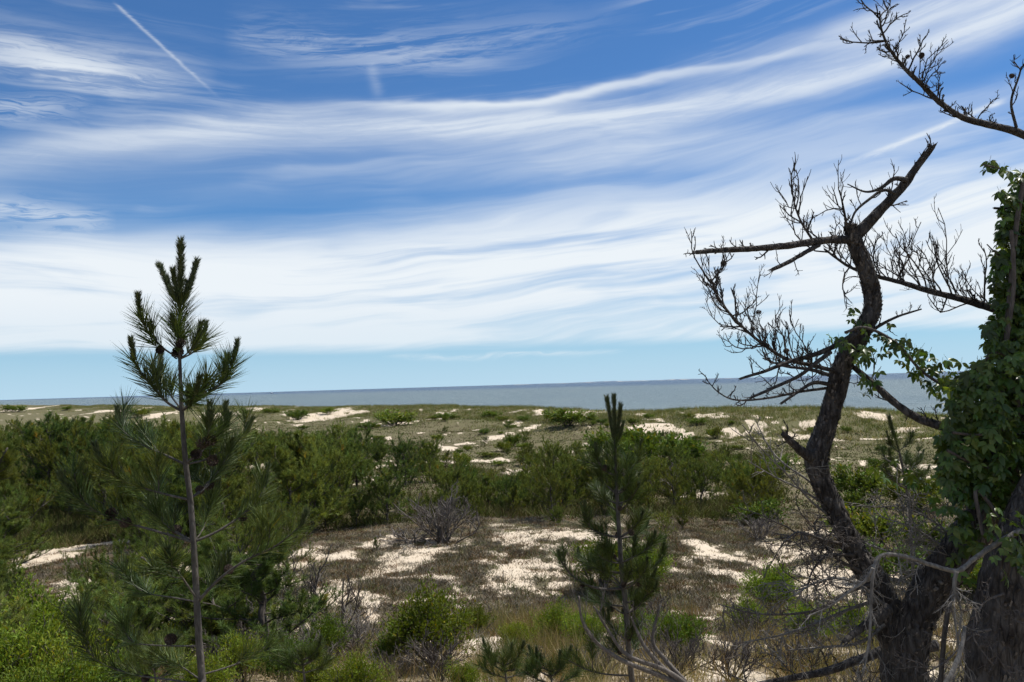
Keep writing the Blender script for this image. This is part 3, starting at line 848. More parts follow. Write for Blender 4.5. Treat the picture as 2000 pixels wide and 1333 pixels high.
for k, (px, top, d, w, lab) in enumerate([
    (1210, 834, 84, 130, 'bright green thicket on the dune left of the near candle tips'),
    (1275, 838, 82, 150, 'bright green thicket on the dune right of the near candle tips'),
    (1340, 850, 78, 110, 'right shoulder of bright green growth above the wide low pine'),
    (1000, 850, 92, 46, 'round green shrub below the end of the sand path'),
    (985, 862, 84, 40, 'lower green shrub beside the round one by the sand path'),
    (1020, 812, 120, 34, 'dark rounded shrub just above the sand path'),
    (960, 802, 150, 44, 'green shrub on the foredune crest left of the sand path'),
    (1110, 798, 150, 100, 'long green shrub patch on the foredune crest beyond the sand path'),
    (1085, 805, 140, 60, 'green shrub in front of the long crest patch'),
    (870, 806, 150, 40, 'small green shrub on the crest, centre'),
    (770, 801, 190, 90, 'green shrub strip on the crest right of the bare sandy face'),
    (720, 825, 120, 40, 'green shrub at the foot of the sandy face'),
    (640, 796, 230, 40, 'green shrub on top of the bare sandy face'),
    (580, 801, 220, 60, 'green shrub left of the bare sandy face'),
    (530, 797, 260, 34, 'small crest shrub further left of the sandy face'),
    (1365, 816, 96, 44, 'green shrub among the sandy hollows on the right foredune'),
    (1395, 836, 84, 40, 'greyish shrub below the sandy hollows on the right foredune'),
    (1345, 808, 104, 30, 'little shrub topping the right foredune'),
    (945, 838, 106, 30, 'flat green shrub left of the sand path'),
    (905, 884, 72, 56, 'dark green shrub beside the swale sand patches'),
    (735, 828, 110, 24, 'dark little shrub behind the flat topped pines'),
    (1690, 908, 32, 150, 'bright green shrub behind the bend of the crooked trunk'),
    (1480, 975, 40, 100, 'green shrub below the eroded sandy bank'),
    (1520, 890, 62, 80, 'green shrub left of the crooked trunk in the hollow'),
    (1790, 930, 26, 130, 'shadowy green shrub under the vine at the right'),
    (1700, 990, 18, 160, 'dark green shrub right behind the crooked trunk'),
    (1745, 1060, 11, 150, 'green scrub low behind the fork of the dark trunks'),
    (1900, 1090, 8, 150, 'dark scrub behind the stout edge trunk'),
    (1650, 960, 22, 110, 'dull green shrub just behind the crooked trunk bend'),
    (1840, 1010, 14, 170, 'dark shrub between crooked trunk and right edge trunk'),
    (30, 790, 420, 46, 'dark shrub on the farthest dune at the left edge'),
    (130, 794, 400, 22, 'tiny dark shrub on the far left dune crest'),
    (270, 798, 320, 50, 'far green shrub on the dune left of the tall near pine'),
    (480, 798, 270, 40, 'far green shrub on the dune right of the tall near pine'),
]):
    put_shrub(px, top, d, w, lab, SF, k)

for i in range(120):
    d = prng.uniform(45, 150); px = prng.uniform(300, 1750); g = spot(px, d)
    if shore(g[0], g[1]) > -9 or sand_at(g[0], g[1]) > 0.35: continue
    sm, lm, h0, w0 = SF[prng.randint(4)]; w = prng.uniform(0.8, 2.6) / w0; h = prng.uniform(0.35, 0.9) / h0
    place('green_shrub', [('stems', sm), ('leaves', lm)], g, prng.uniform(0, 6.28), (w, w, h), 'low green shrub scattered over the swale and back dunes', 'shrub', 'low shrubs of the back dunes')

for k, (px, top, d, w, lab) in enumerate([
    (845, 1140, 8.6, 190, 'airy light green bayberry with bare lower stems at the bottom centre'),
    (1088, 1175, 12.5, 100, 'bright round bayberry left of the three candled pine'),
    (1325, 1195, 12.5, 110, 'low bright bayberry in dry grass right of the three candled pine'),
    (1510, 1098, 13.5, 120, 'light green bayberry in front of the bare sand near the crooked trunk'),
    (1460, 1165, 12.5, 90, 'small bayberry at the left foot of the light green one'),
    (1590, 1170, 11.0, 120, 'bayberry partly behind the drooping dead twigs'),
    (1175, 1050, 19.0, 130, 'pale green shrub directly behind the three candled pine, left half'),
    (1265, 1055, 18.5, 120, 'pale green shrub directly behind the three candled pine, right half'),
    (60, 1140, 9.5, 190, 'leafy bayberry at the left edge below the white sand'),
    (150, 1165, 9.0, 130, 'dark green bayberry right of the leafy one at the left edge'),
    (20, 1215, 7.4, 230, 'large sunny bayberry filling the bottom left corner'),
    (130, 1245, 6.8, 220, 'sunny bayberry right of the bottom left corner'),
    (225, 1285, 6.2, 170, 'low bayberry left of the sandy track at the bottom'),
    (690, 1275, 7.4, 130, 'small bayberry at the bottom left of the airy one'),
    (640, 1205, 9.5, 110, 'green sprig shrub among grey dead twigs'),
    (560, 1240, 8.0, 130, 'green undergrowth bush right of the near pine trunk'),
    (930, 1180, 12.5, 70, 'small leafy sprig at the edge of the heath mound'),
    (470, 1235, 7.6, 120, 'green bush just right of the near pine trunk base'),
    (90, 1290, 6.0, 200, 'sunny low bayberry at the bottom edge, left'),
    (400, 1275, 6.6, 130, 'leafy bush at the bottom against the near pine trunk'),
    (620, 1280, 6.6, 120, 'leafy bush at the bottom right of the green pine sapling'),
    (905, 1290, 6.8, 80, 'little green bush at the bottom under the airy bayberry'),
    (1140, 1195, 11.0, 100, 'green bush at the left foot of the three candled pine'),
    (1250, 1190, 11.0, 100, 'green bush at the right foot of the three candled pine'),
    (1690, 1170, 9.5, 110, 'green bush glimpsed left of the crooked trunk foot'),
    (760, 1235, 8.6, 90, 'little bayberry tucked left of the airy bayberry'),
    (1005, 1215, 8.6, 80, 'small green bush in the rusty grass right of the airy bayberry'),
    (405, 1150, 9.0, 100, 'leafy bush seen behind the near pine trunk'),
    (330, 1215, 8.0, 110, 'leafy bush between near pine trunk and sandy track'),
]):
    put_shrub(px, top, d, w, lab, SB, k, name='bayberry_shrub')
print('pines in thicket', n_th)

# ------------------------------------------------------------------ ground cover (nobody could count it)
def tufts(mb, pts, rng, nb, L, w, spread, flat, colf, two=False):
    """pts Mx3 clump centres; nb blades each"""
    M = len(pts); N = M * nb
    sc = np.repeat(rng.uniform(0.6, 1.35, M), nb)
    off = rng.normal(0, 1, (N, 3)) * np.array([1, 1, 0]) * (spread * sc)[:, None]
    base = np.repeat(pts, nb, 0) + off
    base[:, 2] = H(base[:, 0], base[:, 1]) - 0.01
    d = nrm(rng.normal(0, 1, (N, 3)) * np.array([1, 1, 0.25]) * flat + np.array([0, 0, 1.0]))
    col = np.repeat(colf(M), nb, 0) * rng.uniform(0.7, 1.3, (N, 1))
    bend = nrm(rng.normal(0, 1, (N, 3))) * 0.25 if two else None
    mb.blades(base, d, L * sc * rng.uniform(0.6, 1.2, N), w, rng, col, bend, two)


def scatter(rng, n, px0, px1, d0, d1, pw=1.0):
    px = rng.uniform(px0, px1, n); d = d0 + (d1 - d0) * rng.rand(n) ** pw
    q = CAM[None] + d[:, None] * (fwd + RIGHT * ((px - 1000) / F)[:, None]); return q[:, 0], q[:, 1], d


def pick(rng, cols):
    cols = np.array(cols)
    return lambda M: cols[rng.randint(0, len(cols), M)] * rng.uniform(0.75, 1.5, (M, 1))


grng = rs(77)
# heath mats on the mound and the near slope
mb = MB()
x, y, d = scatter(grng, 27000, -150, 2150, 13, 44, 0.8)
sdm = sand_at(x, y); md = np.exp(-(((x - MOUND[0]) / 17.0) ** 2 + ((y - MOUND[1]) / 9.0) ** 2))
keep = (grng.rand(len(x)) > sdm * 0.96) & (grng.rand(len(x)) < 0.25 + 0.75 * md)
pts = np.stack([x, y, x * 0], 1)[keep]
HC = [(0.135, 0.12, 0.10), (0.16, 0.14, 0.115), (0.115, 0.078, 0.048), (0.13, 0.09, 0.055), (0.10, 0.072, 0.052), (0.15, 0.135, 0.11), (0.17, 0.155, 0.135), (0.115, 0.112, 0.055), (0.10, 0.11, 0.045), (0.145, 0.085, 0.045)]
tufts(mb, pts, grng, 34, 0.17, 0.020, 0.16, 0.9, pick(grng, HC))
x, y, d = scatter(grng, 9000, 0, 1750, 14, 42, 0.8)
md = np.exp(-(((x - MOUND[0]) / 17.0) ** 2 + ((y - MOUND[1]) / 9.0) ** 2)); keep = grng.rand(len(x)) < 0.15 + 0.85 * md
tufts(mb, np.stack([x, y, x * 0], 1)[keep], grng, 9, 0.10, 0.014, 0.05, 1.0, pick(grng, HC))
print('heath', len(pts))
tag(mb.build('heath_mats', HEATH, smooth_=False), 'low brown and grey heath mats on the sandy mound', 'ground cover', kind='stuff')
# low mixed cover of the swale and back dunes
mb = MB()
x, y, d = scatter(grng, 26000, -150, 2150, 42, 190, 0.9)
s_ = shore(x, y); keep = (grng.rand(len(x)) > sand_at(x, y) * 0.97) & (s_ < -10)
pts = np.stack([x, y, x * 0], 1)[keep]
tufts(mb, pts, grng, 11, 0.25, 0.07, 0.5, 0.9, pick(grng, HC[2:4] + [(0.09, 0.115, 0.032), (0.10, 0.12, 0.036), (0.100, 0.105, 0.038), (0.120, 0.115, 0.045), (0.13, 0.11, 0.055), (0.085, 0.105, 0.030), (0.105, 0.085, 0.045), (0.09, 0.11, 0.032)]))
print('swale', len(pts))
tag(mb.build('swale_cover', HEATH, smooth_=False), 'brown green low growth over the flat swale behind the dunes', 'ground cover', kind='stuff')
# undergrowth beneath the pines
mb = MB()
x, y, d = scatter(grng, 24000, -180, 1500, 38, 120, 1.1)
px_ = 1000 + x / y * F; s_ = shore(x, y)
w_ = np.maximum(smooth(640, 500, px_) , 0.55 * smooth(33, 40, d) * smooth(84, 62, d) * smooth(0.42, 0.55, fbm(x / 7, y / 7, 141, 3)))
keep = (grng.rand(len(x)) < w_) & (grng.rand(len(x)) > sand_at(x, y) * 1.1) & (s_ < -25) & ~((d < 36) & (px_ > 40) & (px_ < 200))
pts = np.stack([x, y, x * 0], 1)[keep]
tufts(mb, pts, grng, 22, 0.62, 0.035, 0.34, 0.75, pick(grng, [(0.105, 0.120, 0.036), (0.125, 0.125, 0.045), (0.09, 0.115, 0.03), (0.13, 0.11, 0.055), (0.08, 0.10, 0.028), (0.115, 0.095, 0.052)]))
print('undergrowth', len(pts))
tag(mb.build('undergrowth', HEATH, smooth_=False), 'olive scrubby undergrowth between and below the pines', 'undergrowth', kind='stuff')
# beach grass on the foredune
mb = MB()
n = 42000
t = grng.uniform(-95, 520, n) ; s_ = grng.normal(-6, 11, n)
x = 0.79 * s_ - 0.61 * t; y = 170 + 0.61 * s_ + 0.79 * t
keep = (y > 40) & (grng.rand(n) > sand_at(x, y) * 0.93) & (s_ < 9) & (grng.rand(n) < np.clip(190 / np.hypot(x, y), 0.15, 1))
pts = np.stack([x, y, x * 0], 1)[keep]
tufts(mb, pts, grng, 9, 0.62, 0.055, 0.30, 0.5, pick(grng, [(0.12, 0.135, 0.045), (0.15, 0.145, 0.065), (0.095, 0.12, 0.036), (0.19, 0.16, 0.085), (0.125, 0.135, 0.05)]))
print('beach grass', len(pts))
tag(mb.build('beach_grass', GRASS, smooth_=False), 'olive beach grass on the long foredune', 'grass', kind='stuff')
# dry tan grass of the near slope
mb = MB()
x, y, d = scatter(grng, 5200, -50, 2050, 7.5, 19, 0.9)
px_ = 1000 + x / y * F
dens = fbm(x / 2.3, y / 2.3, 121, 3)
boost = np.exp(-((px_ - 1030) / 90) ** 2) * (d > 9.5) + np.exp(-((px_ - 1580) / 140) ** 2) * (d > 10)
keep = (grng.rand(len(x)) < smooth(0.46, 0.62, dens) * 0.12 + 0.75 * boost) & (grng.rand(len(x)) > sand_at(x, y) * 0.9) & (d > 8.5)
pts = np.stack([x, y, x * 0], 1)[keep]
tufts(mb, pts, grng, 34, 0.42, 0.006, 0.10, 0.35, pick(grng, [(0.30, 0.25, 0.16), (0.34, 0.285, 0.185), (0.25, 0.20, 0.125), (0.19, 0.19, 0.085), (0.24, 0.17, 0.10), (0.17, 0.175, 0.07)]), True)
print('dry grass', len(pts))
tag(mb.build('dry_grass', GRASS, smooth_=False), 'dry tan grass on the near slope', 'grass', kind='stuff')
# fallen twigs and dead stalks on the near slope
mb = MB()
x, y, d = scatter(grng, 2600, -50, 2050, 8, 26, 0.8)
for xi, yi in zip(x, y):
    z = float(H(xi, yi)); az = grng.uniform(0, 6.28); L = grng.uniform(0.08, 0.4)
    p0 = np.array([xi, yi, z + 0.01]); dv = np.array([cos(az), sin(az), grng.uniform(-0.1, 0.7)])
    mb.tube(path3(p0, dv, L, grng, 3, 0.0, 0.25), [0.006, 0.005, 0.004, 0.002], 3, cap=False)
tag(mb.build('fallen_twigs', DEADWOOD), 'grey fallen twigs and stalks littering the near slope', 'twigs', kind='stuff')


# ------------------------------------------------------------------ near young pines
def cone_mesh(seed):
    rng = rs(seed); mb = MB(); n = 46
    for i in range(n):
        t = (i + 0.5) / n; z = -0.030 + 0.06 * t; r = 0.021 * sin(pi * min(1, 0.12 + 0.86 * t)) ** 0.6
        a = i * 2.399; d = np.array([cos(a), sin(a), 0.55]); p = np.array([cos(a) * r * 0.35, sin(a) * r * 0.35, z])
        tip = p + nrm(d) * (r * 0.95 + 0.004); sd2 = np.array([-sin(a), cos(a), 0]) * 0.0075; u = np.array([0, 0, 0.004])
        mb.add([p - sd2 * 0.5, p + sd2 * 0.5, tip + sd2, tip + u, tip - sd2, tip - u], [(0, 1, 2), (0, 2, 3), (0, 3, 4), (0, 4, 5), (0, 5, 2)])
    return mb.mesh('cone', CONE, False)


CONES = [cone_mesh(i) for i in range(3)]


def add_cones(parent, pts, rng, size=1.0):
    for p in pts:
        o = bpy.data.objects.new('cone', CONES[rng.randint(3)]); C.objects.link(o); o.parent = parent
        o.location = tuple(p); o.rotation_euler = tuple(rng.uniform(0, 6.28, 3)); s = size * rng.uniform(0.8, 1.2); o.scale = (s, s, s)


def needles(mb, path, rng, per_m, L, w, ang=0.75, f0=0.0, upb=0.3, dark=1.0):
    """long needles round a shoot, leaning towards its tip"""
    seg = np.linalg.norm(np.diff(path, axis=0), axis=1); cum = np.concatenate([[0], np.cumsum(seg)]); tot = cum[-1]
    n = max(6, int(per_m * tot * (1 - f0)))
    u = rng.uniform(f0, 1.0, n) * tot; i = np.clip(np.searchsorted(cum, u) - 1, 0, len(seg) - 1)
    t = nrm(path[i + 1] - path[i]); base = path[i] + t * (u - cum[i])[:, None]
    perp = nrm(np.cross(t, rng.normal(size=(n, 3))))
    a = ang * rng.uniform(0.65, 1.35, n)[:, None]
    d = nrm(t * np.cos(a) + perp * np.sin(a) + np.array([0, 0, upb * 0.5]))
    mb.blades(base, d, L * rng.uniform(0.75, 1.12, n), w, rng, tint(rng, n, 0.65, 1.4, 0.08, 0.015) * dark, perp * 0.05 + np.array([0, 0, 0.06]), True)


def candle(parent, path, rng, r, name='candle'):
    """a stiff new shoot with short upright needles"""
    st = MB(); st.tube(path, np.linspace(r * 0.42, r * 0.30, len(path)), 6)
    needles(st, path, rng, 4200, r * 2.3, 0.0030, 0.55, 0.0, 0.1, 1.0)
    st.c = [c * (np.array([[1.0, 1.0, 1.0]])) for c in st.c]
    return st.build(name, CANDLE_N, parent)


m, nt, out, b = new_mat("candle needles")
c = mixc(nt, noise(nt, position(nt), 40.0, 2.0).ss(0.4, 0.6), (0.050, 0.072, 0.024), (0.072, 0.090, 0.032))
nt.links.new(mixc(nt, 1.0, c, attr(nt), 'MULTIPLY'), b.inputs['Base Color']); b.inputs['Roughness'].default_value = 0.55
CANDLE_N = m


def pix_path(pts, d0, d1=None, n=5):
    k = len(pts); ds = np.linspace(d0, d0 if d1 is None else d1, k)
    return catmull([P(px, py, dd) for (px, py), dd in zip(pts, ds)], n)


def young_pine(label, d, trunk, rad, branches, leader, NL, seed, extra, name='young_pine'):
    """trunk and boughs as the photo shows them; every bough a part with its own needles, candle and cones"""
    rng = rs(seed)
    tp = pix_path(trunk, d)
    g = np.array([tp[0][0] + 0.02, tp[0][1], float(H(tp[0][0], tp[0][1]))])
    full = np.concatenate([[g - np.array([0, 0, 0.15])], [g * 0.5 + tp[0] * 0.5], tp])
    root = empty(name, g, label, 'tree')
    rr = 0.54 * np.interp(np.linspace(0, 1, len(tp)), np.linspace(0, 1, len(rad)), rad) / F * d
    mb = MB(); mb.tube(catmull(full, 3), np.interp(np.linspace(0, 1, (len(full) - 1) * 3 + 1), np.linspace(0, 1, len(full)), np.concatenate([[rr[0] * 1.35, rr[0] * 1.1], rr])), 12, rough=0.07, seed=seed)
    off = -g
    def fin(m_): m_.v = [v + off for v in m_.v]
    fin(mb); tr = mb.build('trunk', BARK_Y, root)
    nd = MB(); needles(nd, pix_path(leader[0], d), rng, 1500, NL, 0.0026, 0.75, 0.0, 0.1); fin(nd); nd.build('needles', NEEDLE, root)
    for pth, r in leader[1:]:
        cp = pix_path(pth, d, d + rng.uniform(-0.05, 0.05)) + off; candle(root, cp, rng, r)
    def bough(q, r, f0, cand, ncone, sub=2):
        mb = MB(); mb.tube(q, np.linspace(r, r * 0.5, len(q)), 6)
        nm = MB(); needles(nm, q, rng, 800 if f0 < 0.38 else 520, NL, 0.0033, 0.72, f0, 0.5)
        tips = [(q, cand)]; L = np.linalg.norm(q[-1] - q[0])
        for k in range(sub):
            f = rng.uniform(max(0.25, f0 * 0.8), 0.95); j = int(f * (len(q) - 1)); t = nrm(q[min(j + 1, len(q) - 1)] - q[j - 1])
            q2 = path3(q[j], t + rng.normal(0, 0.6, 3) + np.array([0, 0, 0.35]), min(0.30, L * rng.uniform(0.2, 0.4)), rng, 5, 0.5, 0.08)
            mb.tube(q2, np.linspace(r * 0.5, r * 0.3, len(q2)), 5)
            needles(nm, q2, rng, 760, NL, 0.0033, 0.72, 0.3, 0.45); tips.append((q2, cand and rng.rand() < 0.15))
        fin(mb); br = mb.build('branch', BARK_Y, root); fin(nm); nm.build('needles', NEEDLE, br)
        for q_, c_ in tips:
            if c_:
                e = q_[-1] + off; dv = nrm(nrm(q_[-1] - q_[-2]) * 0.9 + np.array([0, 0, 0.7]) + rng.normal(0, 0.12, 3))
                candle(br, path3(e - dv * 0.01, dv, NL * rng.uniform(0.45, 0.95), rng, 4, 0.2, 0.04), rng, NL * 0.11)
        add_cones(br, [q[int(rng.uniform(0.25, 0.7) * (len(q) - 1))] + off + rng.normal(0, 0.015, 3) for k in range(ncone)], rng, NL / 0.15)
    for pts, dd, r, f0, cand, ncone in branches:
        bough(pix_path(pts, d, d + dd), 0.5 * r / F * d, f0, cand, ncone)
    for (px, py), n_, L in extra:                       # boughs towards and away from the viewer
        for k in range(n_):
            p0 = P(px, py, d); az = k * 2.4 + rng.uniform(0, 1.5)
            dv = np.array([cos(az) * 0.8, sin(az), rng.uniform(0.1, 0.5)])
            bough(path3(p0, dv, L * rng.uniform(0.6, 1.0), rng, 6, 0.3, 0.06), 1.8 / F * d, 0.35, rng.rand() < 0.5, rng.randint(0, 2), 2)
    return root


D1 = 3.7
young_pine('tall slim young pine with upright candles standing nearest on the left', D1,
    [(396, 1345), (388, 1240), (382, 1130), (373, 990), (362, 900), (355, 800), (351, 700), (351, 640), (352, 585)], [13.5, 12.5, 11.5, 10.5, 9.5, 8, 6, 5, 4.5],
    [([(353, 705), (350, 690), (348, 660), (340, 640)], -0.05, 3, 0.2, True, 2),
     ([(351, 700), (325, 685), (300, 662), (285, 640), (276, 622)], -0.1, 4, 0.35, True, 1),
     ([(351, 702), (372, 692), (390, 678), (398, 664)], 0.1, 4, 0.25, True, 0),
     ([(354, 803), (325, 785), (298, 755), (275, 728), (262, 705)], -0.15, 5.5, 0.22, True, 0),
     ([(354, 800), (335, 775), (318, 745), (313, 728)], 0.15, 4, 0.3, True, 0),
     ([(356, 803), (385, 782), (415, 762), (440, 742), (456, 706)], 0.1, 5.5, 0.35, True, 0),
     ([(355, 803), (372, 785), (382, 768)], -0.2, 3.5, 0.3, True, 0),
     ([(362, 908), (325, 890), (290, 875), (255, 855), (236, 835)], 0.2, 5, 0.4, True, 0),
     ([(363, 906), (385, 885), (402, 860), (410, 835)], -0.1, 5, 0.4, True, 3),
     ([(363, 908), (410, 895), (450, 870), (482, 845)], 0.3, 4.5, 0.45, True, 1),
     ([(371, 977), (320, 965), (270, 950), (230, 935), (200, 905)], -0.2, 5.5, 0.35, True, 0),
     ([(372, 975), (400, 950), (430, 920), (450, 890)], 0.35, 4.5, 0.4, True, 2),
     ([(378, 1060), (320, 1042), (250, 1022), (190, 1000), (140, 965)], -0.25, 6, 0.42, True, 2),
     ([(378, 1058), (340, 1035), (310, 1000), (300, 980)], 0.2, 4, 0.4, True, 1),
     ([(380, 1058), (425, 1038), (470, 1008), (505, 975), (518, 948)], 0.2, 5.5, 0.4, True, 1),
     ([(386, 1176), (430, 1130), (480, 1095), (540, 1066), (585, 1030)], -0.1, 6, 0.5, True, 1),
     ([(384, 1176), (340, 1168), (300, 1162), (270, 1156)], 0.2, 3.5, 0.7, False, 0),
     ([(384, 1170), (350, 1120), (330, 1095)], -0.3, 4, 0.4, True, 0),
     ([(391, 1262), (330, 1262), (270, 1258), (240, 1250)], 0.1, 3.5, 0.75, False, 1),
     ([(394, 1318), (440, 1305), (490, 1285), (525, 1258)], 0.15, 4, 0.5, False, 0),
     ([(396, 1338), (330, 1328), (260, 1318), (200, 1296), (160, 1262)], -0.25, 4.5, 0.45, False, 1),
     ([(394, 1330), (350, 1300), (310, 1285)], 0.2, 3.5, 0.4, False, 0)],
    [[(351, 690), (351, 640), (352, 590)], ([(352, 592), (353, 540), (353, 474)], 0.0175), ([(346, 588), (328, 556), (312, 520)], 0.014), ([(350, 588), (342, 555), (338, 528)], 0.0135),
     ([(358, 590), (372, 555), (384, 512)], 0.014), ([(348, 594), (334, 570), (326, 545)], 0.013), ([(356, 596), (364, 575), (366, 552)], 0.013)],
    0.118, 11, [((352, 700), 1, 0.14), ((356, 803), 1, 0.2), ((363, 906), 1, 0.25), ((372, 975), 1, 0.3), ((379, 1058), 2, 0.32), ((386, 1172), 1, 0.3)])

D2 = 6.2
young_pine('slim young pine topped by three stiff candles right of the centre', D2,
    [(1238, 1360), (1228, 1270), (1222, 1180), (1214, 1110), (1210, 1050), (1206, 980), (1203, 910), (1201, 858)], [11, 10, 9.5, 9, 8, 7, 6, 4.5],
    [([(1203, 930), (1186, 922), (1172, 908), (1166, 890)], -0.1, 4, 0.2, True, 1),
     ([(1204, 932), (1225, 925), (1242, 908), (1250, 880)], 0.15, 4, 0.3, True, 0),
     ([(1203, 925), (1192, 905), (1186, 885)], 0.1, 3, 0.2, True, 0),
     ([(1206, 985), (1185, 975), (1168, 965)], 0.3, 4, 0.2, True, 0),
     ([(1206, 985), (1230, 975), (1245, 955)], -0.2, 4, 0.2, True, 0),
     ([(1209, 1050), (1180, 1045), (1158, 1035), (1145, 1020)], -0.1, 5, 0.25, True, 0),
     ([(1210, 1052), (1240, 1045), (1262, 1030)], 0.2, 5, 0.25, True, 0),
     ([(1214, 1120), (1180, 1115), (1148, 1105), (1130, 1090)], 0.3, 5, 0.3, True, 1),
     ([(1217, 1150), (1170, 1150), (1130, 1135), (1105, 1110), (1094, 1092)], -0.2, 6, 0.4, True, 1),
     ([(1217, 1145), (1250, 1130), (1280, 1105), (1296, 1085)], 0.1, 5, 0.35, True, 0),
     ([(1219, 1180), (1260, 1165), (1280, 1150)], -0.3, 4, 0.3, True, 0),
     ([(1222, 1185), (1180, 1180), (1150, 1170)], 0.3, 4, 0.3, False, 0),
     ([(1229, 1280), (1190, 1268), (1160, 1262)], 0.2, 4, 0.5, False, 0),
     ([(1233, 1320), (1190, 1318), (1150, 1310), (1110, 1290)], -0.3, 4, 0.45, False, 0)],
    [[(1205, 960), (1203, 905), (1201, 862)], ([(1200, 862), (1193, 822), (1185, 778)], 0.018), ([(1201, 862), (1200, 820), (1199, 775)], 0.018), ([(1203, 862), (1208, 830), (1212, 792)], 0.017), ([(1204, 866), (1212, 848), (1217, 826)], 0.014)],
    0.105, 13, [((1204, 930), 3, 0.26), ((1206, 965), 3, 0.28), ((1207, 1000), 3, 0.24), ((1210, 1050), 4, 0.32), ((1214, 1100), 5, 0.40), ((1218, 1150), 5, 0.40), ((1222, 1200), 4, 0.38), ((1226, 1250), 4, 0.36), ((1230, 1290), 2, 0.4)])

young_pine('little young pine with one tall candle beside the vine at the right', 12.0,
    [(1775, 985), (1768, 940), (1758, 890), (1750, 860)], [5, 4.5, 4, 3],
    [([(1756, 880), (1772, 868), (1782, 850)], 0.1, 2.5, 0.2, True, 0), ([(1756, 885), (1742, 872), (1736, 858)], -0.1, 2.5, 0.2, True, 0),
     ([(1762, 920), (1785, 905), (1800, 890)], 0.2, 3, 0.2, True, 1), ([(1762, 920), (1745, 905), (1738, 890)], -0.2, 3, 0.2, True, 0),
     ([(1768, 945), (1795, 935), (1812, 920)], 0.1, 3, 0.2, True, 0), ([(1768, 948), (1745, 940), (1730, 928)], 0.1, 3, 0.2, True, 0)],
    [[(1757, 885), (1752, 865), (1748, 852)], ([(1749, 858), (1742, 838), (1736, 815)], 0.03)], 0.13, 17, [((1764, 925), 3, 0.5), ((1770, 955), 3, 0.6)])

# small pine sprigs poking in along the bottom edge
for px, py, dd, lab in [(985, 1300, 7.0, 'pine sprig with upright tufts at the bottom, left of the three candled pine'),
                        (1075, 1312, 6.6, 'dark pine sprig at the bottom edge beside the three candled pine'),
                        (300, 1300, 4.6, 'low pine sprig beneath the tall near pine, left of its trunk'),
                        (590, 1290, 7.0, 'green pine sapling at the bottom, right of the tall near pine')]:
    young_pine(lab, dd, [(px + 8, py + 60), (px + 4, py + 30), (px, py)], [5, 4, 3.5],
               [([(px, py), (px - 22, py - 12), (px - 38, py - 34)], 0.1, 3, 0.2, True, 0), ([(px, py), (px + 20, py - 10), (px + 34, py - 30)], -0.1, 3, 0.2, True, 0),
                ([(px + 3, py + 25), (px - 25, py + 15), (px - 50, py)], -0.1, 3, 0.2, False, 0), ([(px + 3, py + 25), (px + 35, py + 15), (px + 55, py - 2)], 0.1, 3, 0.2, False, 0)],
               [[(px + 2, py + 20), (px, py), (px - 2, py - 18)]], 0.11, int(px), [((px, py + 10), 3, 0.25)], 'pine_sapling')


# ------------------------------------------------------------------ the dark crooked dead pine and the vine-clad stem
D3 = 5.0
drng = rs(31)
base3 = P(1775, 1430, D3); base3[2] = float(H(base3[0], base3[1]))
dead = empty('dead_pine', base3, 'crooked dark dead pine with bare twisted branches on the right', 'tree')


def shards(mb, q, r, rng, col=None):
    """the splintered end of a snapped limb"""
    t = nrm(q[-1] - q[-3])
    for i in range(6):
        pr = nrm(np.cross(t, rng.normal(size=3))) * r * rng.uniform(0.35, 0.85); L = r * rng.uniform(1.2, 4.0)
        b0 = q[-1] + pr - t * r; mb.tube(np.array([b0, b0 + t * L * 0.6 + pr * 0.1, b0 + t * L]), [r * 0.38, r * 0.24, r * 0.04], 4, col)


def wood(root, origin, name, pts, d0, d1, r0, r1, mat, sides=8, rough=0.08, seed=1, n=6, twigs=None, rng=drng, col=None, parent=None, ncone=0):
    """a limb along photo points; twigs = (count, length m, radius m, levels, up, f0)"""
    q = pix_path(pts, d0, d1, n) - origin; k = len(q)
    mb = MB(); rad = 0.6 * np.linspace(r0, r1, k) / F * (d0 + d1) / 2
    if r1 >= 3.5 and sides >= 7: shards(mb, q, rad[-1], rng, col)
    mb.tube(q, rad, sides, rough=rough, seed=seed, col=col)
    tips = []
    if twigs:
        cnt, L, tr_, lv, up, f0 = twigs
        for i in range(cnt):
            f = f0 + (1 - f0) * (i + rng.rand()) / cnt; j = min(int(f * (k - 1)), k - 2); t = nrm(q[j + 1] - q[j])
            perp = nrm(np.cross(t, rng.normal(size=3)) + np.array([0, 0, 0.35 * np.sign(up)]))
            twiggy(mb, q[j], t * rng.uniform(0.1, 0.9) + perp, L * rng.choice([0.25, 0.45, 0.8, 1.15]) * rng.uniform(0.8, 1.2), tr_ * rng.uniform(0.7, 1.1), lv, rng, up * rng.uniform(0.1, 1.3), 0.22, 5, 1.1, 5, 0.40, col, tips)
    o = mb.build(name, mat, parent or root)
    if ncone and tips: add_cones(o, [tips[rng.randint(len(tips))] for _ in range(ncone)], rng, 0.5)
    return o


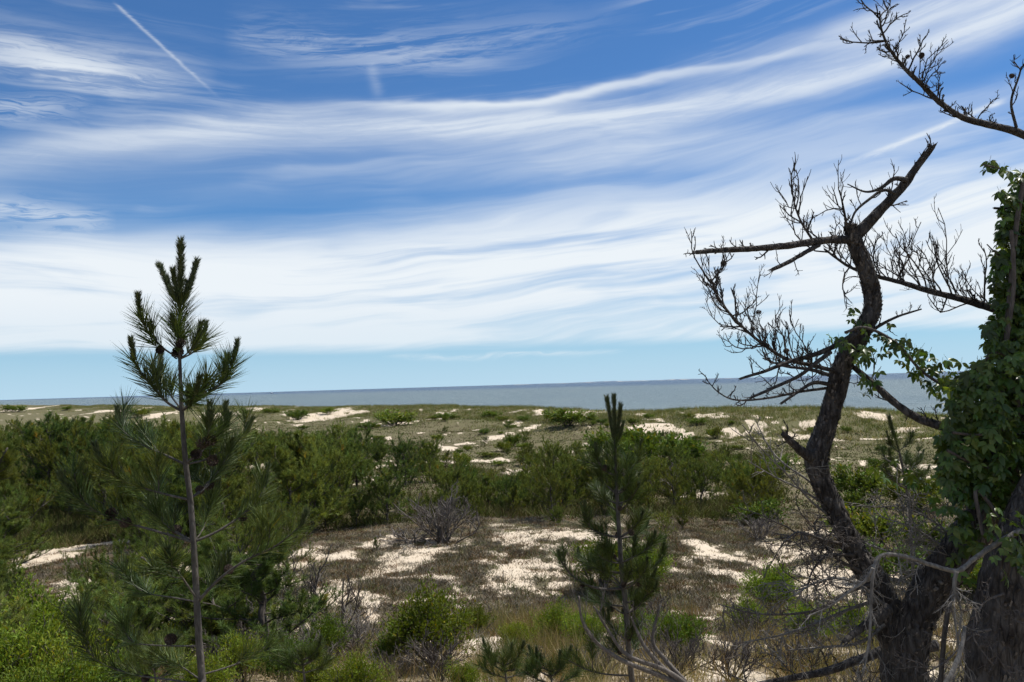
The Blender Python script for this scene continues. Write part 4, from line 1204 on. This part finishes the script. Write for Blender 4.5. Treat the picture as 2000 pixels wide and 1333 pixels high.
def trunk_part(root, origin, name, pts, ds, rad, mat, seed, sides=20):
    q = catmull([P(px, py, dd) for (px, py), dd in zip(pts, ds)], 14) - origin
    rr = np.interp(np.linspace(0, 1, len(q)), np.linspace(0, 1, len(rad)), rad) / F * np.mean(ds)
    mb = MB(); mb.tube(q, rr, sides, rough=0.13, seed=seed)
    # flaking bark plates
    rng = rs(seed)
    t = nrm(np.gradient(q, axis=0)); n = int(len(q) * 14)
    i = rng.randint(1, len(q) - 1, n); perp = nrm(np.cross(t[i], rng.normal(size=(n, 3)))); p = q[i] + perp * (rr[i] * 1.0)[:, None] + t[i] * rng.uniform(-0.02, 0.02, (n, 1))
    sd2 = np.cross(t[i], perp); a = rng.uniform(0.006, 0.020, (n, 1)); bb = rng.uniform(0.003, 0.009, (n, 1)); lift = rng.uniform(0.002, 0.009, (n, 1))
    v = np.stack([p - t[i] * a - sd2 * bb - perp * 0.004, p - t[i] * a * 0.8 + sd2 * bb - perp * 0.004, p + t[i] * a + sd2 * bb * 0.8 + perp * lift, p + t[i] * a * 1.1 - sd2 * bb * 0.7 + perp * lift,], 1)
    mb.add(v, None, (np.arange(n)[:, None] * 4 + np.array([0, 1, 2, 3])), np.repeat(rng.choice([0.7, 0.9, 1.2, 1.6, 2.4], (n, 1)) * np.ones((1, 3)), 4, 0))
    return mb.build(name, mat, root)


gy = 1440
trunk_part(dead, base3, 'trunk', [(1762, gy), (1758, 1330), (1748, 1240), (1715, 1150), (1668, 1075), (1632, 1000), (1602, 935), (1596, 890), (1615, 830), (1632, 770), (1650, 705), (1682, 650), (1704, 600), (1697, 545), (1672, 480), (1660, 440)],
           [5.0] * 16, [37, 34, 32, 26, 21, 20, 21, 23, 19.5, 18.5, 18.5, 17.5, 16, 16.5, 15, 11], BARK, 3, 22)
W = lambda *a, **k: wood(dead, base3, *a, **k)
d_ = D3
W('branch', [(1664, 470), (1690, 442), (1725, 405), (1760, 368), (1792, 325), (1821, 286)], d_, d_ - 0.1, 20, 10, BARK, 14, 0.14, 5, 8, (9, 0.16, 0.006, 1, 0.2, 0.25))
W('branch', [(1664, 468), (1610, 470), (1540, 480), (1470, 486), (1410, 489), (1360, 493)], d_, d_ - 0.25, 14, 7, BARK, 10, 0.14, 6, 8, (14, 0.11, 0.006, 1, 0.5, 0.1))
W('branch', [(1600, 478), (1565, 498), (1535, 515), (1508, 527)], d_ - 0.06, d_ - 0.2, 8, 6, BARK, 8, 0.12, 7, 6, (5, 0.10, 0.004, 1, 0.1, 0.2))
W('branch', [(1585, 466), (1566, 436), (1552, 400), (1545, 352)], d_ - 0.1, d_ - 0.15, 4.5, 2, BARK, 6, 0.05, 8, 5, (16, 0.24, 0.0045, 1, 0.9, 0.1))
W('branch', [(1655, 450), (1648, 410), (1640, 372)], d_, d_ - 0.1, 5, 2, BARK, 6, 0.05, 9, 5, (8, 0.24, 0.004, 1, 0.9, 0.1))
W('branch', [(1750, 378), (1725, 372), (1700, 388), (1672, 412), (1660, 440)], d_ - 0.1, d_ - 0.2, 6, 3, BARK, 6, 0.08, 10, 5, (6, 0.14, 0.004, 1, 0.6, 0.1))
W('branch', [(1772, 352), (1745, 350), (1720, 368), (1690, 375), (1655, 360)], d_ - 0.1, d_ - 0.05, 9, 1.8, BARK, 7, 0.1, 11, 6, (4, 0.08, 0.003, 0, 0.3, 0.3))
W('branch', [(1692, 640), (1645, 668), (1600, 690), (1545, 706), (1495, 725), (1446, 740)], d_ - 0.05, d_ - 0.3, 11, 4, BARK, 9, 0.12, 12, 6, (9, 0.14, 0.004, 1, 0.3, 0.1))
W('branch', [(1622, 688), (1590, 712), (1560, 735), (1510, 758), (1465, 778)], d_ - 0.15, d_ - 0.35, 8, 4, BARK, 8, 0.12, 13, 6, (9, 0.13, 0.004, 1, 0.3, 0.1))
W('branch', [(1640, 728), (1590, 715), (1540, 703), (1500, 680), (1460, 648), (1425, 612), (1400, 575), (1388, 545)], d_, d_ - 0.5, 8, 2, BARK, 8, 0.08, 14, 6, (38, 0.27, 0.0050, 2, 0.85, 0.1), ncone=3)
W('branch', [(1632, 736), (1580, 722), (1530, 715), (1490, 700)], d_ + 0.1, d_ + 0.5, 7, 2.5, BARK, 7, 0.08, 15, 6, (18, 0.34, 0.0052, 2, 0.95, 0.1), ncone=1)
W('branch', [(1625, 752), (1590, 748), (1560, 765), (1526, 788)], d_ - 0.05, d_ - 0.2, 7, 4, BARK, 8, 0.1, 16, 6, (5, 0.09, 0.003, 1, 0.4, 0.2))
W('branch', [(1618, 758), (1560, 766), (1500, 778), (1440, 782), (1405, 768), (1378, 740)], d_, d_ - 0.3, 5, 1.4, BARK, 7, 0.06, 17, 6, (20, 0.11, 0.0038, 1, 0.6, 0.1))
W('branch', [(1692, 655), (1720, 635), (1755, 618), (1800, 604)], d_ - 0.05, d_ - 0.2, 7, 2.5, BARK, 7, 0.08, 18, 6, (7, 0.13, 0.0035, 1, 0.5, 0.2))
W('branch', [(1602, 905), (1575, 888), (1550, 868), (1530, 848)], d_ - 0.02, d_ - 0.15, 20, 9, BARK, 12, 0.16, 19, 8, (8, 0.10, 0.005, 1, 0.6, 0.55))
for k, pts in enumerate([[(1640, 1020), (1590, 985), (1540, 930), (1490, 880), (1450, 830)], [(1630, 1000), (1570, 960), (1510, 930), (1460, 900)], [(1625, 985), (1580, 940), (1530, 905), (1500, 870), (1475, 820)]]):
    W('branch', pts, d_ + 0.05, d_ + 0.4 * (k - 1), 4.5, 1.5, DEADWOOD, 6, 0.05, 20 + k, 6, (8, 0.22, 0.0035, 1, 0.45, 0.3))
for k, pts in enumerate([[(1655, 1065), (1610, 1055), (1560, 1040), (1530, 1060)], [(1670, 1085), (1620, 1085), (1590, 1110), (1575, 1150)], [(1690, 1120), (1640, 1095), (1600, 1055), (1590, 1020)],
                         [(1705, 1140), (1650, 1160), (1600, 1190), (1540, 1200), (1470, 1198), (1402, 1180)], [(1720, 1170), (1660, 1190), (1600, 1215), (1530, 1240), (1452, 1255)],
                         [(1740, 1210), (1680, 1255), (1600, 1265), (1540, 1270)], [(1735, 1190), (1690, 1150), (1640, 1130), (1590, 1140), (1550, 1165)]]):
    W('branch', pts, d_ - 0.05, d_ - 0.5 + 0.2 * (k % 3), 6.5, 2, DARKTWIG if k < 4 else DEADWOOD, 6, 0.06, 30 + k, 6, (24, 0.26, 0.0042, 2, 0.1 if k % 2 else -0.25, 0.12))
W('branch', [(1735, 1190), (1705, 1212), (1675, 1232), (1650, 1254)], d_ - 0.2, d_ - 0.4, 20, 9, BARK, 12, 0.12, 41, 8)

# the stem leaning to the right that carries the vine
base4 = P(1775, 1450, 4.85); base4[2] = float(H(base4[0], base4[1]))
stem = empty('vine_clad_pine', base4, 'dark pine leaning right, its trunk wrapped in green vine', 'tree')
trunk_part(stem, base4, 'trunk', [(1770, 1450), (1772, 1330), (1782, 1240), (1815, 1160), (1868, 1085), (1918, 1010), (1952, 920), (1978, 780), (1993, 600), (2008, 430), (2034, 300), (2080, 180)],
           [4.9, 4.9, 4.88, 4.85] + [4.75] * 8, [42, 38, 36, 36, 35, 34, 32, 30, 27, 23, 20, 17], BARK, 7, 22)
V_ = lambda *a, **k: wood(stem, base4, *a, **k)
V_('branch', [(2042, 285), (1985, 258), (1935, 245), (1880, 230), (1835, 200), (1800, 165), (1768, 135), (1740, 100), (1722, 60), (1718, 22)], 4.75, 4.4, 14, 2.2, BARK, 9, 0.1, 51, 6, (44, 0.21, 0.0050, 2, 0.6, 0.2), ncone=2)
V_('branch', [(1985, 250), (1975, 200), (1990, 150), (1995, 130)], 4.7, 4.6, 5, 2, BARK, 6, 0.08, 52, 6, (7, 0.12, 0.004, 1, 0.5, 0.1), ncone=1)
V_('branch', [(1980, 615), (1930, 600), (1880, 585), (1820, 570), (1760, 552), (1712, 540), (1660, 522), (1610, 487)], 4.8, 5.25, 14, 3.5, BARK, 9, 0.1, 53, 6, (50, 0.44, 0.0054, 2, 0.85, 0.12))
V_('branch', [(1890, 850), (1835, 832), (1790, 816), (1745, 785), (1700, 745), (1668, 718)], 4.7, 5.0, 16, 9, BARK, 10, 0.12, 54, 7, (16, 0.15, 0.0045, 1, 0.5, 0.1))
V_('branch', [(1975, 405), (1960, 408), (1942, 407)], 4.65, 4.6, 5, 4, BARK, 7, 0.1, 55, 5)
V_('branch', [(1960, 505), (1940, 490), (1928, 478)], 4.6, 4.5, 3, 2, BARK, 6, 0.1, 56, 5)
for k, pts in enumerate([[(1870, 1090), (1830, 1060), (1780, 1030), (1720, 1010)], [(1880, 1060), (1840, 1030), (1790, 1000), (1750, 985)], [(1840, 1140), (1790, 1100), (1740, 1080), (1690, 1060)], [(1830, 1150), (1790, 1170), (1760, 1230), (1740, 1300)]]):
    V_('branch', pts, 4.7, 4.9 + 0.3 * k, 5, 1.8, DEADWOOD, 6, 0.06, 60 + k, 6, (22, 0.28, 0.004, 2, 0.15, 0.1))

# the stout trunk at the right edge with its pale drooping dead branch
base5 = P(1935, 1470, 4.3); base5[2] = float(H(base5[0], base5[1]))
edge = empty('edge_pine', base5, 'stout pine trunk at the right edge with pale drooping dead branches', 'tree')
trunk_part(edge, base5, 'trunk', [(1930, 1470), (1938, 1330), (1955, 1200), (1985, 1080), (2040, 950), (2110, 800), (2170, 640), (2260, 250), (2330, -250)], [4.3] * 7 + [4.8, 5.5], [58, 50, 46, 44, 42, 40, 38, 34, 26], BARK, 9, 24)
mb = MB(); erng = rs(91)  # needle crown out of view, added to shade the vine and trunks
for c_, n_, r_ in (((5.35, 5.95, 13.3), 22, 1.2), ((6.1, 6.4, 13.3), 34, 1.6)):
    for i in range(n_):
        dv = nrm(erng.normal(size=3) * np.array([1, 1, 0.6])); q = path3(np.array(c_) - base5 + dv * 0.1, dv, r_ * erng.uniform(0.6, 1.1), erng, 6, 0.2, 0.1)
        needles(mb, q, erng, 420, 0.16, 0.009, 0.8, 0.3, 0.3)
mb.build('crown', NEEDLE, edge)
E_ = lambda *a, **k: wood(edge, base5, *a, **k)
E_('branch', [(1995, 1035), (1950, 1060), (1905, 1090), (1870, 1115), (1820, 1104), (1770, 1088), (1725, 1084), (1708, 1105), (1702, 1160), (1700, 1220), (1694, 1275), (1684, 1322)], 4.2, 3.9, 9.5, 3.0, DEADWOOD, 10, 0.22, 71, 9, (18, 0.16, 0.0035, 1, -0.5, 0.35))
E_('branch', [(1705, 1110), (1690, 1135), (1660, 1155), (1620, 1185), (1575, 1205)], 3.95, 4.0, 6, 2, DEADWOOD, 7, 0.06, 72, 6, (10, 0.14, 0.0035, 1, -0.3, 0.1))
E_('branch', [(1868, 1116), (1864, 1140), (1866, 1165)], 4.0, 3.98, 7, 6, DEADWOOD, 8, 0.1, 73, 5, (7, 0.30, 0.004, 1, -0.9, 0.6))
E_('branch', [(1868, 1165), (1858, 1182), (1864, 1210), (1868, 1240)], 3.98, 3.95, 4, 2, DEADWOOD, 6, 0.08, 74, 5, (5, 0.12, 0.003, 1, -0.8, 0.2))
E_('branch', [(1870, 1165), (1878, 1200), (1872, 1250), (1878, 1300), (1900, 1335)], 3.98, 3.9, 4, 2, DEADWOOD, 6, 0.08, 75, 5, (8, 0.14, 0.003, 1, -0.6, 0.3))
E_('branch', [(1884, 1225), (1880, 1255), (1866, 1300), (1842, 1345)], 3.9, 3.8, 6, 9, DEADWOOD, 8, 0.1, 76, 5)
E_('branch', [(1935, 1230), (1900, 1240), (1850, 1290), (1800, 1320)], 4.1, 3.9, 4, 2, DARKTWIG, 6, 0.06, 77, 5, (12, 0.22, 0.0035, 2, 0.0, 0.1))
E_('branch', [(1960, 1160), (1920, 1180), (1900, 1240), (1940, 1300)], 4.05, 3.9, 4, 2, DARKTWIG, 6, 0.06, 78, 5, (12, 0.22, 0.0035, 2, 0.1, 0.1))

# a fallen log and the tangle under the trees
def log_thing(label, pts, d0, d1, r0, r1, mat, twigs, seed):
    o0 = P(*pts[0], d0)
    r = empty('fallen_branch', o0, label, 'branch')
    wood(r, o0, 'stem', pts, d0, d1, r0, r1, mat, 10, 0.12, seed, 7, twigs, rs(seed))
log_thing('thick dark fallen branch lying across the bottom right', [(1830, 1262), (1745, 1268), (1680, 1288), (1610, 1312), (1520, 1330), (1440, 1348)], 5.6, 5.6, 19, 8, BARK, (14, 0.30, 0.005, 2, 0.5, 0.3), 81)
log_thing('pale dead stick on the ground at the bottom right corner', [(2010, 1290), (1960, 1300), (1900, 1308)], 4.4, 4.6, 8, 5, DEADWOOD, (6, 0.2, 0.004, 1, 0.2, 0.1), 82)

# ------------------------------------------------------------------ vine
lrng = rs(41)
def compound_leaf(seed):
    """five pointed leaflets spreading from one stalk"""
    rng = rs(seed); mb = MB()
    az = np.radians([-95, -50, 0, 50, 95]) + rng.normal(0, 0.12, 5)
    d = np.stack([np.cos(az), np.sin(az), -0.25 + rng.normal(0, 0.15, 5)], 1); L = np.array([0.048, 0.064, 0.074, 0.064, 0.048]) * rng.uniform(0.85, 1.15, 5)
    mb.leaves(np.zeros((5, 3)) + nrm(d) * 0.004, nrm(d), np.tile([0, 0, 1.0], (5, 1)) + rng.normal(0, 0.25, (5, 3)), L, L * 0.48, tint(rng, 5, 0.85, 1.2, 0.08, 0.0), 0.16)
    mb.tube(np.array([[-0.045, 0, 0.012], [-0.02, 0, 0.006], [0, 0, 0]]), 0.0011, 3, (1.2, 0.9, 0.8), cap=False)
    return mb


LEAVES = [compound_leaf(i) for i in range(8)]
LEAF_ME = [l.mesh('leaf', VINE) for l in LEAVES]
poly = [(1992, 335), (1965, 380), (1950, 450), (1936, 540), (1942, 610), (1918, 645), (1935, 690), (1885, 728), (1850, 755), (1855, 800), (1832, 860), (1836, 930), (1862, 975), (1905, 985), (1950, 1010), (2075, 1040), (2090, 335)]
def inside(px, py):
    c = False; j = len(poly) - 1
    for i in range(len(poly)):
        (xi, yi), (xj, yj) = poly[i], poly[j]
        if (yi > py) != (yj > py) and px < (xj - xi) * (py - yi) / (yj - yi) + xi: c = not c
        j = i
    return c


spots = []
while len(spots) < 2900:
    px, py = lrng.uniform(1828, 2090), lrng.uniform(330, 1040)
    if not inside(px, py): continue
    cx = np.interp(py, [300, 430, 600, 780, 920, 1000], [2012, 1998, 1990, 1978, 1952, 1922])
    wdt = np.interp(py, [300, 600, 720, 900, 1000], [0.14, 0.2, 0.42, 0.42, 0.25])
    spots.append((px, py, 4.72 + lrng.uniform(-1, 0.6) * wdt * np.clip(1.15 - abs(px - cx) / 170, 0.25, 1)))
def spray(pts, n, spread, d):
    q = np.array(pts, float); 
    for i in range(n):
        t = lrng.rand() * (len(q) - 1); a = int(t); p = q[a] + (q[a + 1] - q[a]) * (t - a)
        spots.append((p[0] + lrng.normal(0, spread), p[1] + lrng.normal(0, spread), d + lrng.normal(0, 0.07)))
spray([(1690, 628), (1655, 640), (1640, 660), (1690, 700), (1720, 690)], 34, 17, 4.86)
spray([(1730, 660), (1770, 690), (1810, 725), (1850, 755)], 50, 17, 4.85)
spray([(1680, 745), (1705, 750)], 8, 10, 4.85)
spray([(1800, 740), (1850, 750), (1890, 740)], 34, 20, 4.8)
spray([(1690, 925), (1760, 930), (1830, 940)], 14, 14, 4.95)
spray([(1850, 960), (1880, 1000), (1900, 1050), (1890, 1100)], 46, 22, 4.5)
spray([(1960, 1000), (1985, 1060), (1992, 1130)], 40, 24, 4.1)
spray([(1998, 345), (1975, 338), (1945, 328), (1922, 322)], 9, 4, 4.6)
spray([(1985, 395), (1970, 385), (1952, 376)], 6, 4, 4.6)
base6 = base4 + np.array([0.05, -0.25, 0.0]); base6[2] = float(H(base6[0], base6[1]))
vine = empty('climbing_vine', base6, 'green five fingered vine climbing over the leaning trunk at the right edge', 'vine')
mb = MB()
for pts, dd, r in [([(1830, 1440), (1850, 1200), (1900, 1060), (1940, 950), (1955, 800), (1970, 600), (1985, 440), (2000, 350)], 4.55, 5), ([(1955, 900), (1990, 800), (1965, 700), (1980, 560), (1975, 450)], 4.5, 4),
                   ([(1950, 860), (1900, 800), (1860, 765), (1800, 725), (1750, 670), (1690, 640), (1650, 650)], 4.82, 3), ([(1990, 350), (1960, 332), (1920, 322)], 4.6, 1.6), ([(1985, 410), (1965, 385), (1950, 377)], 4.6, 1.6),
                   ([(1960, 920), (1900, 905), (1850, 880)], 4.5, 3), ([(1965, 840), (1910, 850), (1860, 845)], 4.45, 3), ([(1975, 700), (1940, 690), (1900, 735)], 4.5, 3), ([(1920, 1045), (1905, 960), (1930, 980), (1950, 1010)], 4.4, 4)]:
    mb.tube(pix_path(pts, dd) - base6, r / F * dd, 5)
mb.build('vine_stems', DARKTWIG, vine)
order = sorted(range(len(spots)), key=lambda i: spots[i][2])        # the 300 nearest are parts of their own
rest = MB()
for r_, i in enumerate(order):
    px, py, dd = spots[i]
    p = P(px, py, dd) - base6
    axis_px = np.interp(py, [300, 600, 780, 920, 1000], [2012, 1990, 1978, 1952, 1922])
    outv = nrm(np.array([(px - axis_px) / 110.0 if px > 1840 else lrng.normal(0, 0.6), -0.8, 0.15]) + lrng.normal(0, 0.45, 3))
    zax = nrm(outv + np.array([0, 0, 0.75])); xax = nrm(np.array([0, 0, -1.0]) + outv * 0.6 + lrng.normal(0, 0.3, 3)); xax = nrm(xax - zax * np.dot(xax, zax)); yax = np.cross(zax, xax)
    s_ = lrng.uniform(0.42, 0.92); k = lrng.randint(8)
    if r_ < 300:
        o = bpy.data.objects.new('leaf', LEAF_ME[k]); C.objects.link(o); o.parent = vine
        o.matrix_local = Matrix(((xax[0] * s_, yax[0] * s_, zax[0] * s_, p[0]), (xax[1] * s_, yax[1] * s_, zax[1] * s_, p[1]), (xax[2] * s_, yax[2] * s_, zax[2] * s_, p[2]), (0, 0, 0, 1)))
    else:
        R3 = np.stack([xax, yax, zax], 0) * s_
        for v in [np.concatenate(LEAVES[k].v)]:
            T_ = np.concatenate(LEAVES[k].t) if LEAVES[k].t else None
            Q_ = np.concatenate(LEAVES[k].q) if LEAVES[k].q else None
            rest.add(v @ R3 + p, T_, Q_, np.concatenate(LEAVES[k].c) * lrng.uniform(0.5, 1.6) * np.array([[lrng.uniform(0.85, 1.25), 1.0, 0.9]]))
lv = rest.build('leaves', VINE, vine); lv['kind'] = 'stuff'

# ------------------------------------------------------------------ leafless bushes
BUSH = {}
for k, (px, top, hpx, wpx, seed, ns, lvl, mat, lab) in enumerate([
    (868, 965, 95, 190, 1, 16, 3, BRUSH, 'grey leafless bush with rounded crown behind the heath mound'),
    (800, 1030, 30, 150, 2, 10, 2, BRUSH, 'low grey leafless scrub left of the rounded leafless bush'),
    (540, 1060, 150, 120, 3, 5, 3, DARKTWIG, 'dead dark stemmed bush beside the tall near pine, left stem group'),
    (600, 1070, 170, 150, 4, 5, 3, DARKTWIG, 'dead spreading bush with forked dark trunk left of the sand mound'),
    (665, 1095, 140, 150, 5, 4, 3, DARKTWIG, 'dead slanting bush reaching right over the white sand'),
    (640, 1190, 90, 220, 6, 10, 3, BRUSH, 'grey tangled twigs lying below the dead spreading bush'),
    (700, 1210, 70, 180, 7, 10, 3, BRUSH, 'grey brush pile left of the airy bayberry'),
    (860, 1230, 110, 190, 8, 8, 2, DARKTWIG, 'bare thin stems round the foot of the airy bayberry'),
    (1275, 1125, 110, 120, 9, 4, 2, DARKTWIG, 'small forked bare shrub right behind the three candled pine'),
    (1320, 1225, 110, 200, 10, 9, 3, DARKTWIG, 'bare brown twiggy shrub at the bottom right of the three candled pine'),
    (1430, 1240, 110, 180, 11, 9, 3, DARKTWIG, 'bare brown twiggy shrub in the dry grass at the bottom'),
    (1545, 1240, 100, 180, 12, 9, 3, DARKTWIG, 'dark twiggy shrub above the fallen branch'),
    (1325, 905, 60, 120, 13, 9, 3, BRUSH, 'grey bare bush among the pines right of the centre'),
    (1480, 995, 60, 110, 14, 8, 2, BRUSH, 'bare brush left of the crooked trunk on the sand'),
    (510, 1180, 110, 160, 15, 8, 3, BRUSH, 'grey dead brush under the right boughs of the tall near pine'),
    (1640, 1040, 120, 170, 16, 9, 3, DARKTWIG, 'dark twig tangle around the lower bend of the crooked trunk'),
    (450, 1225, 100, 150, 18, 8, 3, BRUSH, 'grey brush at the foot of the tall near pine'),
    (590, 1235, 90, 160, 19, 9, 3, BRUSH, 'grey twig pile right of the green pine sapling'),
    (760, 1265, 66, 160, 20, 9, 3, DARKTWIG, 'brown bare scrub at the bottom left of the airy bayberry'),
    (250, 1120, 70, 130, 26, 9, 3, BRUSH, 'grey bare brush left of the near pine trunk, above the bayberries'),
    (1010, 1265, 66, 130, 21, 9, 2, DARKTWIG, 'brown bare scrub in the rusty grass at the bottom centre'),
    (1170, 1235, 90, 120, 22, 9, 2, BRUSH, 'thin grey scrub left of the three candled pine stem'),
    (1470, 1180, 70, 120, 23, 8, 2, DARKTWIG, 'thin bare scrub beside the small bayberry on the right'),
    (1690, 1200, 130, 220, 24, 12, 3, DARKTWIG, 'dark brush heap before the foot of the crooked trunk'),
    (1850, 1180, 150, 220, 25, 12, 3, DARKTWIG, 'dark brush heap between crooked trunk and edge trunk'),
    (1780, 1040, 130, 200, 17, 9, 3, BRUSH, 'grey twig thicket between the two leaning trunks'),
]):
    key = (ns > 6, lvl, mat.name, seed % 2)
    if key not in BUSH:
        me = dead_bush_mesh(500 + seed, 1.0, 1.0 if ns > 6 else 0.7, ns + 4 if ns > 6 else ns, lvl, 'bare_shrub', mat, 5)
        v = np.empty(len(me.vertices) * 3, np.float32); me.vertices.foreach_get('co', v); v = v.reshape(-1, 3)
        BUSH[key] = (me, float(np.percentile(v[:, 2], 98)), 2 * float(np.percentile(np.hypot(v[:, 0], v[:, 1]), 95)))
    me, h0, w0 = BUSH[key]
    g, d = ground_at(px, min(top + hpx, 1331))
    if px > 1600: d = 7.5; g = spot(px, d)
    h = hpx / F * d * 0.9; w = wpx / F * d / w0 * 0.9
    o = bpy.data.objects.new('bare_shrub', me); C.objects.link(o); o.location = tuple(g); o.scale = (w, w, h / 0.9); o.rotation_euler = (0, 0, prng.uniform(0, 6))
    tag(o, lab, 'shrub')

# long pale stems crossing the three candled pine's foot
o0, _ = ground_at(1330, 1329)
r = empty('arching_shrub', o0, 'leafless shrub with long grey arching stems crossing the three candled pine', 'shrub')
for k, pts in enumerate([[(1345, 1345), (1285, 1318), (1215, 1290), (1165, 1255), (1138, 1215), (1130, 1165)], [(1350, 1345), (1300, 1310), (1225, 1280), (1190, 1235), (1160, 1185)], [(1340, 1345), (1290, 1300), (1260, 1265), (1245, 1235), (1232, 1205)], [(1345, 1340), (1300, 1290), (1275, 1250), (1290, 1180)]]):
    q = pix_path(pts, 5.9, 5.7 + 0.1 * k, 6); q[0] = o0
    mb = MB(); mb.tube(q - o0, np.linspace(6, 2, len(q)) / F * 5.8, 7, rough=0.05)
    for i in range(6):
        j = drng.randint(4, len(q) - 2); twiggy(mb, q[j] - o0, nrm(q[j + 1] - q[j]) + drng.normal(0, 0.5, 3), 0.22, 0.003, 1, drng, 0.3)
    mb.build('stem', BRUSH, r)

# ------------------------------------------------------------------ a far boat
bx = P(531, horizon_y(531), 4200.0); bo = empty('boat', (bx[0], bx[1], 0.2), 'tiny white boat on the horizon right of the tall near pine', 'boat')
m, nt, out, b = new_mat("boat paint"); nt.links.new(mixc(nt, noise(nt, position(nt), 2.0).ss(0.4, 0.6), (0.75, 0.75, 0.75), (0.8, 0.8, 0.8)), b.inputs['Base Color'])
L2 = np.linspace(-9, 9, 9); wv = 2.6 * np.sqrt(np.clip(1 - (L2 / 9.5) ** 4, 0.02, 1)); mb = MB(); k = len(L2)
V = [[(x_, -w_, 2.2 + 0.01 * x_ * x_) for x_, w_ in zip(L2, wv)], [(x_, -w_ * 0.6, -0.6) for x_, w_ in zip(L2, wv)], [(x_, w_ * 0.6, -0.6) for x_, w_ in zip(L2, wv)], [(x_, w_, 2.2 + 0.01 * x_ * x_) for x_, w_ in zip(L2, wv)], [(x_, -w_, 2.2 + 0.01 * x_ * x_) for x_, w_ in zip(L2, wv)]]
i = np.arange(4)[:, None] * k; j = np.arange(k - 1)[None, :]
mb.add(V, None, np.stack([i + j, i + j + 1, i + k + j + 1, i + k + j], -1).reshape(-1, 4)); mb.build('hull', m, bo)
mb = MB(); mb.tube(np.array([[-4, 0, 3.6], [-3.8, 0, 3.6], [2.0, 0, 3.6], [3, 0, 3.2]]), [1.6, 2.1, 2.0, 1.2], 8); mb.build('cabin', m, bo)
mb = MB(); mb.tube(np.array([[0, 0, 5], [0, 0, 11.0]]), 0.15, 6); mb.build('mast', m, bo)
